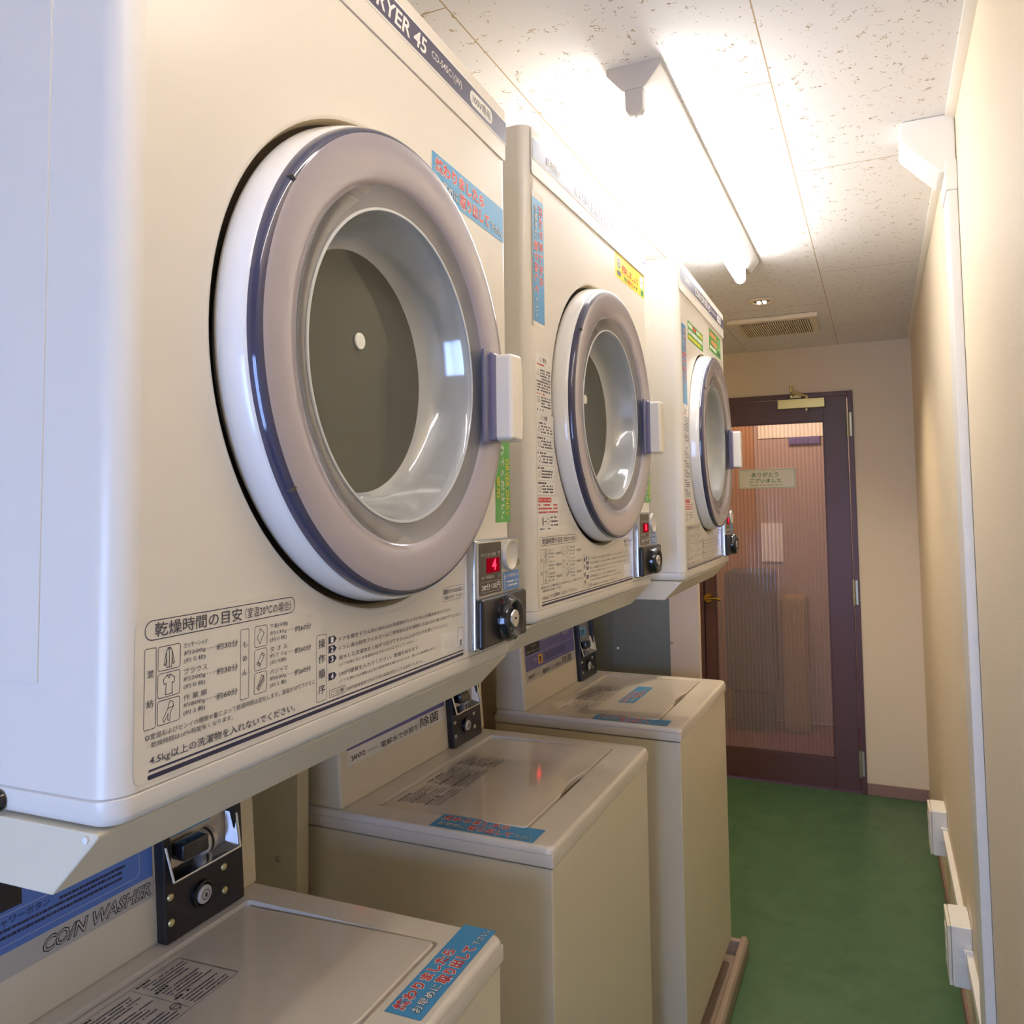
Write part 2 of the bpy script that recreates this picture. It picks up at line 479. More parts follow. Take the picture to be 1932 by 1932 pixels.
# bring a tile joint to the place it has in the room: long joints at x=-0.175 and 0.28
me = o.data
off = Vector((0.28, 1.20, 0))
for v in me.vertices: v.co -= off
o.location = off
p = Part(); p.box(XL - .1, XL, YF - .1, D + .1, -.05, H, 'wall_paper')
struct(p, 'wall_left', 'cream wallpapered wall behind the row of machines', 'wall', wn=False)
p = Part(); p.box(W, W + .1, YF - .1, D + .1, -.05, H, 'wall_paper')
struct(p, 'wall_right', 'cream textured wall along the right of the aisle', 'wall', wn=False)
DX0, DX1, DZ = -.475, .339, 2.03    # door opening
p = Part()
p.box(XL, DX0, D, D + .12, -.05, H, 'wall_paper'); p.box(DX1, W, D, D + .12, -.05, H, 'wall_paper'); p.box(DX0, DX1, D, D + .12, DZ, H, 'wall_paper')
struct(p, 'wall_back', 'beige end wall around the brown glazed door', 'wall', wn=False)
WX0, WX1, WZ0, WZ1 = -.35, .55, .35, 1.55
p = Part()
p.box(XL, WX0, YF - .1, YF, -.05, H, 'wall_paper'); p.box(WX1, W, YF - .1, YF, -.05, H, 'wall_paper')
p.box(WX0, WX1, YF - .1, YF, -.05, WZ0, 'wall_paper'); p.box(WX0, WX1, YF - .1, YF, WZ1, H, 'wall_paper')
struct(p, 'wall_front', 'cream wall with a daylight window at the near end of the room', 'wall', wn=False)
p = Part()
for a, b, c, d in ((WX0, WX0 + .03, WZ0, WZ1), (WX1 - .03, WX1, WZ0, WZ1), (WX0 + .03, WX1 - .03, WZ0, WZ0 + .03), (WX0 + .03, WX1 - .03, WZ1 - .03, WZ1), ((WX0 + WX1) / 2 - .02, (WX0 + WX1) / 2 + .02, WZ0 + .03, WZ1 - .03)):
    p.box(a, b, YF - .08, YF - .02, c, d, 'alu', .003)
win = struct(p, 'window_1', 'aluminium window letting in cool daylight at the near end', 'window')
p = Part(); p.box(WX0 + .03, WX1 - .03, YF - .052, YF - .048, WZ0 + .03, WZ1 - .03, 'window_pane'); p.link('window_glass', win, wn=False)
# skirting and cornice
p = Part(); p.box(DX1, W, D - .008, D, 0, .057, 'baseboard_brown', .002)
struct(p, 'baseboard_back', 'brown vinyl skirting right of the door', 'baseboard')
p = Part(); p.box(W - .007, W, YF, D - .008, 0, .057, 'baseboard_brown', .002)
struct(p, 'baseboard_right', 'brown vinyl skirting along the right wall', 'baseboard')
p = Part(); p.prism([(W, H), (W - .018, H), (W - .018, H - .006), (W - .006, H - .012), (W, H - .012)], 'y', YF, D, 'cornice')
struct(p, 'trim_1', 'thin ivory moulding where ceiling meets right wall', 'moulding', wn=False)

# ------------------------------------------------------------------ door
p = Part()
p.box(DX1 - .026, DX1, D - .012, D + .11, 0, DZ, 'door_brown', .002)
p.box(DX0, DX0 + .026, D - .012, D + .11, 0, DZ, 'door_brown', .002)
p.box(DX0 + .026, DX1 - .026, D - .012, D + .11, DZ - .024, DZ, 'door_brown', .002)
door = struct(p, 'door_1', 'dark brown door with a ribbed glass panel at the end of the aisle', 'door')
LX0, LX1, LZ0, LZ1, LY = DX0 + .03, DX1 - .030, .008, DZ - .028, D + .004
GX0, GX1, GZ0, GZ1 = -.388, .195, .155, 1.882
p = Part()
p.box(LX0, GX0, LY, LY + .035, LZ0, LZ1, 'door_brown', .0015); p.box(GX1, LX1, LY, LY + .035, LZ0, LZ1, 'door_brown', .0015)
p.box(GX0, GX1, LY, LY + .035, GZ1, LZ1, 'door_brown', .0015); p.box(GX0, GX1, LY, LY + .035, LZ0, GZ0, 'door_brown', .0015)
for a, b, c, d in ((GX0, GX0 + .006, GZ0, GZ1), (GX1 - .006, GX1, GZ0, GZ1), (GX0, GX1, GZ0, GZ0 + .008), (GX0, GX1, GZ1 - .006, GZ1)):
    p.box(a, b, LY + .006, LY + .03, c, d, 'door_brown', .001)
leaf = p.link('door_leaf', door)
p = Part()
n = 29 * 10
for i in range(n):
    x0 = GX0 + (GX1 - GX0) * i / n; x1 = GX0 + (GX1 - GX0) * (i + 1) / n
    f = lambda t: LY + .017 - .0042 * abs(math.sin(PI * t * 29))
    p.face([(x0, f(i / n), GZ0), (x1, f((i + 1) / n), GZ0), (x1, f((i + 1) / n), GZ1), (x0, f(i / n), GZ1)], 'ribbed_glass')
bmesh.ops.remove_doubles(p.bm, verts=p.bm.verts[:], dist=1e-6)
p.link('ribbed_glass_panel', leaf, wn=False, sharp=None)
for z0, z1 in ((1.79, 1.92), (.935, 1.065), (.085, .215)):
    p = Part()
    p.lathe([(.0085, z0), (.0085, (z0 + z1) / 2 - .001), (.007, (z0 + z1) / 2), (.0085, (z0 + z1) / 2 + .001), (.0085, z1)], (DX1 - .027, D - .018, 0), 'hinge_steel', 16, 'z', cap=True)
    p.box(DX1 - .03, DX1 - .008, D - .0135, D - .012, z0 + .004, z1 - .004, 'hinge_steel')
    p.link('hinge', door)
p = Part()
p.lathe([(.024, 0), (.024, .006), (.02, .009)], (-.425, LY - .009, .946), 'brass', 24, 'y', cap=True)
p.tube([(-.425, LY - .004, .946), (-.425, LY - .045, .946)], .008, 'brass')
p.tube([(-.428, LY - .045, .946), (-.41, LY - .047, .947), (-.38, LY - .047, .948), (-.352, LY - .044, .943)], .0075, 'brass')
p.link('door_handle', leaf)
# door closer
cl = Part(); cl.box(-.028, .206, LY - .04, LY, 1.951, 2.0, 'closer_gold', .003)
clo = cl.link('door_closer', door)
cl = Part(); cl.lathe([(.011, -.014), (.011, 0)], (.116, LY - .02, 1.95), 'hinge_steel', 16, 'z', cap=True); cl.link('valve_screw', clo)
cl = Part()
cl.tube([(.118, LY - .02, 2.0), (.118, LY - .02, 2.016)], .011, 'closer_gold', 12)
cl.box(-.012, .012, -.005, .005, -.003, .003, 'closer_gold')
cl.tube([(.118, LY - .024, 2.014), (.08, LY - .055, 2.022), (.048, LY - .09, 2.036)], .007, 'closer_gold', 8)
cl.tube([(.048, LY - .09, 2.036), (.046, LY - .04, 2.03), (.05, D - .012, 2.018)], .006, 'closer_gold', 8)
cl.tube([(.047, LY - .09, 2.03), (.047, LY - .09, 2.062)], .0085, 'closer_gold', 10)
cl.box(.036, .092, D - .016, D - .012, 2.008, 2.024, 'closer_gold', .001)
cl.link('closer_arm', clo)
# thank-you sign stuck on the glass
sg = Part(); SY = LY + .007
sg.box(-.247, .048, SY - .004, SY + .004, 1.535, 1.641, 'sign_cream', .003)
sgo = sg.link('thank_you_sign')
tag(sgo, 'cream thank-you sign with green writing stuck on the ribbed door glass', 'sign')
pr = Print(lambda u, v, h: (u, SY - .004 - h, v))
pr.frame(-.243, 1.539, .044, 1.637, .006, .0016, 'ink_green')
pr.text('ありがとう', -.178, 1.597, -.040, 1.622, 'ink_green', .012)
pr.text('ございました', -.188, 1.566, -.024, 1.590, 'ink_green', .012)
pr.text('THANK YOU VERY MUCH', -.192, 1.550, -.018, 1.557, 'ink_grey')
pr.link('sign_print', sgo)

# hallway seen through the glass
HY = D + 1.25
p = Part(); p.box(-1.3, 1.3, D + .12, HY, -.05, -.001, 'hall_floor'); struct(p, 'floor_hallway', 'dark red carpet of the hallway behind the glass door', 'floor', wn=False)
p = Part(); p.box(-1.3, 1.3, HY, HY + .08, 0, 2.4, 'hall_wall'); struct(p, 'wall_hallway', 'pinkish beige hallway wall behind the glass door', 'wall', wn=False)
p = Part(); p.box(-1.38, -1.3, D + .12, HY, 0, 2.4, 'hall_wall'); struct(p, 'wall_hallway_left', 'left end wall of the hallway behind the glass door', 'wall', wn=False)
p = Part(); p.box(1.3, 1.38, D + .12, HY, 0, 2.4, 'hall_wall'); struct(p, 'wall_hallway_right', 'right end wall of the hallway behind the glass door', 'wall', wn=False)
p = Part(); p.box(-1.3, 1.3, D + .12, HY, 2.4, 2.45, 'hall_wall'); struct(p, 'ceiling_hallway', 'hallway ceiling behind the glass door', 'ceiling', wn=False)
p = Part(); p.box(-.86, -.33, HY - .055, HY - .003, 0, 2.0, 'wood_orange', .004); tag(p.link('wooden_door_panel'), 'orange wooden panel glowing behind the left of the ribbed glass', 'panel')
p = Part(); p.box(-.30, -.16, HY - .012, HY, 1.06, 1.32, 'paper'); tag(p.link('paper_notice'), 'pale paper notice on the hallway wall, blurred by the ribbed glass', 'notice')
p = Part(); p.box(-.30, .17, HY - .010, HY, 1.90, 2.16, 'paper'); tag(p.link('reflection_board'), 'pale board high on the hallway wall standing in for a reflection in the door glass', 'board')  # pale sheet put in place of a reflection in the glass
p = Part(); p.box(-.10, .10, HY - .03, HY - .010, 1.85, 1.90, 'sign_purple', .003); tag(p.link('purple_sign'), 'small purple sign plate below the pale board behind the door glass', 'sign')
p = Part(); p.box(-.50, -.20, HY - .36, HY - .06, 0.25, 1.02, 'dark_grey', .03); p.box(-.47, -.23, HY - .34, HY - .08, 0, .25, 'dark_grey', .02)
tag(p.link('vending_cabinet'), 'dark grey cabinet standing in the hallway behind the door glass', 'cabinet')
p = Part(); p.box(-.16, .0, HY - .30, HY - .06, 0, .86, 'hall_khaki', .04); tag(p.link('waste_bin'), 'khaki bin beside the dark cabinet behind the door glass', 'bin')

# ------------------------------------------------------------------ ceiling fittings
FX = .0545
def batten(FY0, FY1, FX, label, glow='tube_glow'):
    fx = thing('fluorescent_light', label, 'ceiling light', (FX, FY0, H), group='batten lights on the ceiling')
    L_ = FY1 - FY0
    trap = [(-.050, 0), (.050, 0), (.050, -.012), (.021, -.046), (-.021, -.046), (-.050, -.012)]
    p = Part(); p.prism(trap, 'y', .004, L_ - .004, 'fixture_white'); p.link('batten_body', fx, wn=False, sharp=20)
    for y0, y1 in ((0, .004), (L_ - .004, L_)):
        p = Part(); t2 = [(x * 1.02, z * 1.02) for x, z in trap]; p.prism(t2, 'y', y0, y1, 'socket_white'); p.link('end_plate', fx, wn=False, sharp=20)
    TZ = -.083
    for y0, y1 in ((.002, .022), (L_ - .075, L_ - .055)):
        p = Part()
        prof = [(-.017, -.044), (.017, -.044), (.0165, -.078)] + [(.0165 * math.cos(t), -.080 + .0165 * math.sin(t)) for t in [-.3, -.8, -PI / 2, -PI + .8, -PI + .3]] + [(-.0165, -.078)]
        p.prism(prof, 'y', y0, y1, 'socket_white', .001); p.link('lamp_socket', fx)
    p = Part(); p.lathe([(.0145, .022), (.0155, .03), (.0155, L_ - .083), (.0145, L_ - .075)], (0, 0, TZ), glow, 20, 'y', cap=True); p.link('fluorescent_tube', fx, wn=False)
batten(1.024, 2.335, FX, 'white batten light with one bare glowing tube on the ceiling above the dryers')
batten(-.58, .62, .45, 'white batten light added for fill on the ceiling overhead, outside the view beside the nearest dryer', 'tube_glow_fill')  # unseen batten added to fill the near dryer fronts with light

dl = thing('downlight', 'small recessed round downlight beyond the batten light', 'ceiling light', (.04, 2.905, H))
p = Part(); p.lathe([(.036, -.001), (.038, -.006), (.052, -.005), (.056, 0)], (0, 0, 0), 'vent_ivory', 40, 'z'); p.link('trim_ring', dl, wn=False)
p = Part(); p.lathe([(.036, -.002), (.033, .018), (.024, .034), (.002, .038)], (0, 0, -.0), 'chrome', 32, 'z')
p.link('reflector', dl, wn=False)
for s in (-1, 1):
    p = Part(); p.tube([(s * .010, -.014, -.0015), (s * .012, 0, -.004), (s * .010, .014, -.0015)], .008, 'bulb_glow', 10); p.link('bulb', dl, wn=False)
# hole for the can is shallow, so the reflector sits just under the board
dl.location.z = H - .002
for c in dl.children:
    if c.name.startswith('reflector'): c.scale = (1, 1, -.12)

vt = thing('ceiling_vent', 'ivory ceiling vent with dark slotted grille near the door wall', 'vent', (.035, 3.37, H))
p = Part()
p.box(-.185, .20, -.185, -.155, -.022, 0, 'vent_ivory', .008, 3)
p.box(-.165, .185, -.155, .19, -.012, 0, 'vent_ivory', .004)
p.link('vent_frame', vt)
p = Part(); p.box(-.142, .155, -.10, .175, -.0135, -.012, 'vent_dark')
N = 31
for i in range(N):
    x = -.142 + (.297) * (i + .5) / N
    p.box(x - .0026, x + .0026, -.10, .175, -.018, -.0133, 'vent_ivory')
p.link('grille', vt)

# ------------------------------------------------------------------ right wall: raceways and outlets
rc = thing('cable_raceway', 'white cable raceway rising up the right wall to the ceiling', 'raceway', (W, 1.49, 0))
p = Part(); p.box(-.020, 0, 0, .105, .04, H - .135, 'plastic_white', .004); p.link('raceway_cover', rc)
p = Part(); p.box(-.023, 0, -.004, .109, H - .165, H - .10, 'plastic_white', .003); p.link('joint_collar', rc)
p = Part(); p.prism([(0, H), (-.105, H), (-.105, H - .045), (-.033, H - .125), (0, H - .125)], 'y', -.012 + .01, .115, 'plastic_white', .006); p.link('corner_box', rc)
for nm, y0, y1, lab in (('far', 2.742, 2.86, 'white surface outlet box low on the wall, farther one nearer the door'), ('near', 1.96, 2.085, 'white surface outlet box low on the wall, nearer one by the raceway')):
    ob = thing('outlet_box', lab, 'outlet box', (W, y0, .245 if nm == 'far' else .235), group='outlet boxes on the right wall')
    w_, h_ = y1 - y0, .15
    p = Part(); p.box(-.048, 0, 0, w_, 0, h_, 'plastic_white', .005); p.link('box_body', ob)
    p = Part(); p.box(-.056, -.048, .002, w_ - .002, .002, h_ - .002, 'plastic_ivory', .002); p.link('cover_plate', ob)
    p = Part(); p.box(-.0575, -.056, w_ * .28, w_ * .72, h_ * .2, h_ * .8, 'plastic_white', .001)
    for k in (.36, .60):
        for s in (.44, .56): p.box(-.0578, -.0574, w_ * s - .001, w_ * s + .001, h_ * k - .004, h_ * k + .004, 'ink_black')
    p.link('socket_insert', ob)
    p = Part(); p.box(-.022, -.0, -.012, 0, .055, .1, 'plastic_white', .002); p.link('raceway_adapter', ob)
p = Part(); p.box(W - .017, W, 2.085, 2.731, .305, .338, 'plastic_white', .003)
tag(p.link('wall_raceway'), 'thin white raceway running between the two outlet boxes', 'raceway', 'horizontal raceways on the right wall')
p = Part(); p.box(W - .017, W, 1.597, 1.949, .295, .328, 'plastic_white', .003)
tag(p.link('wall_raceway'), 'short white raceway between the near outlet box and the tall raceway', 'raceway', 'horizontal raceways on the right wall')
p = Part(); p.tube([(W - .01, 1.62, .325), (W - .024, 1.60, .33), (W - .023, 1.57, .325), (W - .022, 1.53, .322), (W - .004, 1.478, .326), (W - .003, 1.42, .325)], .0022, 'wire', 6)
tag(p.link('thin_wire'), 'thin tan wire crossing the foot of the tall wall raceway', 'wire')

# ------------------------------------------------------------------ grey / cream metal partition beyond the last washer
cb = thing('partition_panel', 'tall grey metal partition with a cream edge strip beyond the last washer', 'partition', (0, 2.46, 0))
p = Part(); p.box(-.70, -.155, .006, .040, 0, 1.95, 'cabinet_cream', .004); p.link('back_frame', cb)
p = Part(); p.box(-.698, -.258, 0, .006, .02, 1.94, 'gray_steel', .001); p.link('grey_sheet', cb)
p = Part(); p.box(-.258, -.153, -.003, .006, .01, 1.945, 'cabinet_cream', .002); p.link('edge_strip', cb)
p = Part(); p.box(-.475, -.462, -.004, 0, .02, 1.94, 'gray_steel', .001); p.link('sheet_seam', cb)
for x, z, m in ((-.452, .935, 'ink_white'), (-.252, .965, 'hinge_steel')):
    p = Part(); p.lathe([(.005, -.004), (.004, -.0065)], (x, 0, z), m, 10, 'y', cap=True); p.link('screw', cb)

# ------------------------------------------------------------------ dryers
DW, DH = .634, .7515
CA, CZ = .317, .336                # door centre on the front
BLUE_T = None
def blue_sticker(F, L, Hh, name, parent, rot=0):
    """sky-blue 'finished? please take out' sticker; u along its length when rot = 0"""
    def G(s, t, h):
        if rot == 0: return F(s, t, h)
        return F(t, L - s, h)          # reads downwards
    pr = Print(G)
    pr.rect(0, 0, L, Hh, 'sticker_blue')
    k = L / .2017; j = Hh / .0475
    pr.text('終わりましたら', .008 * k, .0265 * j, .140 * k, .0435 * j, 'ink_red', .03, halo=.05, halo_m='ink_white')
    pr.text('お早めに', .010 * k, .0075 * j, .066 * k, .0195 * j, 'ink_white', .012, halo=.04, halo_m='ink_black')
    pr.text('取り出して', .070 * k, .0050 * j, .155 * k, .0225 * j, 'ink_red', .03, halo=.05, halo_m='ink_white')
    pr.text('下さい。', .160 * k, .0060 * j, .197 * k, .0165 * j, 'ink_white', .012, halo=.04, halo_m='ink_black')
    return pr.link(name, parent)

def rounded_path(r, a0, a1, depth, n=6):
    """plan outline (x, a) from the back left round the front to the back right"""
    P = [(-depth, a0)]
    P += [(-r + r * math.cos(t), a0 + r - r * math.sin(t)) for t in [PI / 2 - PI / 2 * i / n for i in range(n + 1)]]
    P += [(-r + r * math.cos(t), a1 - r + r * math.sin(t)) for t in [PI / 2 * i / n for i in range(n + 1)]]
    P += [(-depth, a1)]
    return P

def icon_shirt(pr, u, v, s, kind):
    w = .0005; m = 'ink_grey'
    P = lambda L: pr.stroke([(u + a * s, v + b * s) for a, b in L], w, m, .0002)
    if kind == 0:      # long sleeved shirt
        P([(-.25, -.8), (-.3, .5), (-.12, .8), (.12, .8), (.3, .5), (.25, -.8), (-.25, -.8)])
        P([(-.3, .5), (-.55, -.5), (-.4, -.6), (-.27, .1)]); P([(.3, .5), (.55, -.5), (.4, -.6), (.27, .1)]); P([(0, .7), (0, -.8)]); P([(-.12, .8), (0, .6), (.12, .8)])
    elif kind == 1:    # blouse
        P([(-.35, -.8), (-.3, .1), (-.5, .05), (-.6, .45), (-.2, .75), (.2, .75), (.6, .45), (.5, .05), (.3, .1), (.35, -.8), (-.35, -.8)]); P([(-.2, .75), (0, .5), (.2, .75)])
    elif kind == 2:    # overalls
        P([(-.6, -.6), (-.1, .2), (.1, .8), (.4, .7), (.5, .3), (.2, -.1), (.1, -.8), (-.1, -.7), (-.05, -.2), (-.45, -.8), (-.6, -.6)]); P([(-.1, .2), (.5, .3)])
    elif kind == 3:    # undershirt
        P([(-.6, -.1), (-.2, .5), (-.15, .85), (.1, .6), (.5, .3), (.35, .0), (.2, -.1), (-.1, -.8), (-.6, -.1)])
    elif kind == 4:    # towel
        P([(-.6, -.4), (.2, .7), (.6, .4), (-.2, -.75), (-.6, -.4)]); P([(-.5, -.25), (-.08, -.6)]); P([(-.45, -.18), (-.02, -.52)]); P([(.1, .55), (.5, .28)])
    else:              # pyjamas, hatched
        pr.poly([(u + a * s, v + b * s) for a, b in [(-.6, -.5), (-.1, .3), (.1, .8), (.5, .6), (.55, .1), (.2, -.2), (-.3, -.8)]], 'label_grey', .0001)
        P([(-.6, -.5), (-.1, .3), (.1, .8), (.5, .6), (.55, .1), (.2, -.2), (-.3, -.8), (-.6, -.5)])
        for k in range(5): P([(-.45 + .2 * k, -.62 + .2 * k), (-.25 + .17 * k, -.2 + .2 * k)])

def instruction_label(F, parent):
    pr = Print(F)
    xs = [.0165 + (.490 - .0165) * q / 60 for q in range(61)]
    def top(a):
        t = .1275
        if abs(a - CA) < .2445: t = min(t, CZ - math.sqrt(.2445 ** 2 - (a - CA) ** 2))
        if a < .0245: t -= .008 - math.sqrt(max(0, .008 ** 2 - (.0245 - a) ** 2))
        return t
    def bot(a): return .0195 + (.008 - math.sqrt(max(0, .008 ** 2 - (.0245 - a) ** 2)) if a < .0245 else 0)
    xs = sorted(xs + [.0175, .019, .021, .023, .0245])
    for a, b in zip(xs, xs[1:]): pr.poly([(a, bot(a)), (b, bot(b)), (b, top(b)), (a, top(a))], 'label_clear')
    n, g = 'ink_navy', 'ink_grey'
    pr.frame(.0238, .1109, .1750, .1242, .0064, .0006, n, .0002)
    pr.text('乾燥時間の目安', .0318, .1128, .1130, .1224, g, .006)
    pr.text('（室温20℃の場合）', .1165, .1133, .1695, .1213, g)
    pr.frame(.0238, .0535, .0336, .1062, .0015, .0004, n, .0002)
    pr.text('混', .0258, .0868, .0315, .0918, g, .004); pr.text('紡', .0258, .0676, .0315, .0727, g, .004)
    pr.frame(.1117, .0532, .1210, .1057, .0015, .0004, n, .0002)
    for s, z in (('も', .0918), ('め', .0815), ('ん', .0712)): pr.text(s, .1142, z, .1188, z + .0046, g)
    rows = ((('カッターシャツ', '約200g', '(約５枚)', '約30分'), ('ブラウス', '約200g', '(約８枚)', '約30分'), ('作 業 服', '約800g', '(約３着)', '約60分')),
            (('下着(半袖)', '約130g', '(約６枚)', '約60分'), ('タ オ ル', '約７０g', '(約15枚)', '約60分'), ('パジャマ', '約500g', '(約１着)', '約60分')))
    for c, (u_ic, u_t, u_e) in enumerate(((.0347, .0568, .0875), (.1268, .1444, .1748))):
        for r in range(3):
            z = .1058 - .0178 * r
            pr.frame(u_ic, z - .0164, u_ic + (.0192 if c == 0 else .0146), z, .002, .0004, n, .0002)
            icon_shirt(pr, u_ic + (.0096 if c == 0 else .0073), z - .0082, .0082 if c == 0 else .0072, r + 3 * c)
            a, b, d, e = rows[c][r]
            pr.text(a, u_t, z - .0047, u_t + .0215, z - .0006, g); pr.text(b, u_t, z - .0100, u_t + .0200, z - .0062, g)
            pr.text(d, u_t, z - .0152, u_t + .0198, z - .0113, g); pr.text(e, u_e, z - .0112, u_e + .0215, z - .0062, g, .004)
            for k in range(4): pr.rect(u_t + .0218 + .0026 * k, z - .0086, u_t + .0226 + .0026 * k, z - .0079, g, .0002)
    pr.text('◎室温およびセンイの種類や量によって乾燥時間は変化します。室温が10℃下がると', .0250, .0468, .2010, .0508, g)
    pr.text('乾燥時間は10％程度長くなります。', .0300, .0415, .1045, .0452, g)
    pr.text('4.5kg以上の洗濯物を入れないでください。', .0290, .0295, .1755, .0365, g, .006)
    pr.rect(.0285, .0262, .4833, .0276, n, .0002); pr.rrect(.0275, .0212, .4835, .0243, .0015, n, .0002)
    pr.frame(.2036, .0298, .2184, .0868, .002, .0004, n, .0002)
    for s, z in (('操', .0768), ('作', .0638), ('順', .0508), ('序', .0378)): pr.text(s, .2064, z - .0016, .2158, z + .0062, g, .006)
    for i, z in enumerate((.0802, .0720, .0633, .0483)):
        pr.poly([(.2208, z - .0032), (.2292, z - .0032), (.2328, z), (.2292, z + .0032), (.2208, z + .0032)], n, .0002)
        pr.text(str(i + 1), .2240, z - .0024, .2278, z + .0024, 'ink_white', .02)
    pr.text('ドアを開きドラム内に他の人の洗濯物が入っていないか確かめてください。', .2360, .0768, .4534, .0808, g)
    pr.text('ドラム奥の排気フィルターはご使用前に必ず掃除して元どおり取り付けてください。', .2360, .0688, .4785, .0728, g)
    pr.text('脱水した洗濯物を１枚ずつ広げてドラムに入れてドアを閉じてください。', .2360, .0604, .4450, .0644, g)
    pr.text('(ドアを閉じるとき洗濯物がはさまらないようにしてください。)', .2362, .0542, .3745, .0574, g)
    pr.text('100円硬貨を入れてください。乾燥を始めます。', .2368, .0458, .3795, .0500, g)
    pr.text('(ドアを開ければ運転は止まり乾燥状態を確かめられます。閉じれば再運転します。)', .2362, .0394, .4185, .0426, g)
    pr.frame(.2218, .0300, .2458, .0366, .001, .0004, g, .0002); pr.text('ご注意', .2240, .0314, .2436, .0352, g)
    pr.text('100円硬貨専用ですので他の硬貨は投入しても返却されません。', .2476, .0306, .3876, .0340, g)
    pr.frame(.4333, .0888, .4862, .1045, .001, .0003, n, .0002)
    pr.rrect(.4352, .0968, .4448, .1022, .0008, n, .0002); pr.text('CO', .4364, .0975, .4436, .1015, 'ink_white')
    pr.text('表示中は送風運転で', .4460, .0972, .4850, .1018, n); pr.text('衣類を冷ましています。', .4360, .0905, .4845, .0950, n)
    pr.rrect(.4278, .0306, .4826, .0545, .002, 'label_pale', .0001)
    pr.text('4.5', .4344, .0350, .4610, .0440, 'enamel', .02); pr.text('g', .4740, .0335, .4790, .0400, n)
    pr.frame(.4690, .0315, .4826, .0545, .001, .0003, g, .0003)
    return pr.link('instruction_label', parent)

def warning_label(F, parent):
    pr = Print(F)
    pr.rrect(.0165, .312, .0765, .402, .002, 'label_pale'); pr.rrect(.0165, .186, .0830, .3115, .002, 'label_pale')
    pr.rrect(.0170, .131, .1020, .1855, .003, 'label_pale')
    g, r = 'ink_grey', 'ink_red'
    def tri(u, v, s): pr.stroke([(u - s, v - s * .7), (u + s, v - s * .7), (u, v + s), (u - s, v - s * .7)], .0006, g, .0002)
    tri(.036, .395, .0035); pr.text('警告', .043, .3912, .058, .3985, g, .01)
    tri(.036, .306, .0030); pr.text('注意', .043, .3020, .058, .3088, g, .01)
    pr.dashes(.019, .3855, .050, .3883, r, 1)
    sd = 3
    for z in (.380, .3755, .371, .3665): pr.dashes(.034, z - .0028, .073, z, g, sd); sd += 1
    for z in (.362, .3575, .353, .3485): pr.dashes(.020, z - .0028, .073, z, g, sd); sd += 1
    tri(.026, .374, .0050)
    pr.dashes(.020, .3405, .050, .3433, r, 20)
    pr.ring(.026, .333, .0050, .0009, g, .0002); pr.stroke([(.0225, .3365), (.0295, .3295)], .0008, g, .0002)
    for z in (.338, .3335, .329, .3245): pr.dashes(.036, z - .0028, .073, z, g, sd); sd += 1
    pr.dashes(.020, .316, .050, .3185, g, sd)
    z = .2985
    for k in range(5):
        pr.dashes(.020, z - .003, .052, z, g, 40 + k)
        pr.ring(.0265, z - .011, .0042, .0008, g, .0002) if k else tri(.0265, z - .010, .0045)
        for q in range(3): pr.dashes(.034, z - .0075 - .0045 * q, .078, z - .0047 - .0045 * q, g, 50 + 4 * k + q)
        pr.rect(.018, z - .0205, .0815, z - .0202, g, .0002)
        z -= .0228
    pr.rrect(.0195, .1765, .0700, .1840, .0015, r, .0002); pr.text('排気フィルターの掃除', .0215, .1783, .0680, .1823, 'ink_white')
    for q in range(3): pr.dashes(.020, .1710 - .0055 * q, .095, .1742 - .0055 * q, r, 80 + q, fill=.9)
    pr.disc(.036, .1475, .0022, g, .0002, r2=.0075); pr.stroke([(.042, .1475), (.049, .1475)], .0014, g, .0002); pr.ring(.056, .1475, .0050, .0008, g, .0002)
    for q in range(3): pr.dashes(.066, .1520 - .006 * q, .096, .1548 - .006 * q, g, 90 + q)
    pr.dashes(.024, .1352, .044, .1375, g, 95); pr.dashes(.050, .1352, .066, .1375, g, 96)
    return pr.link('warning_label', parent)

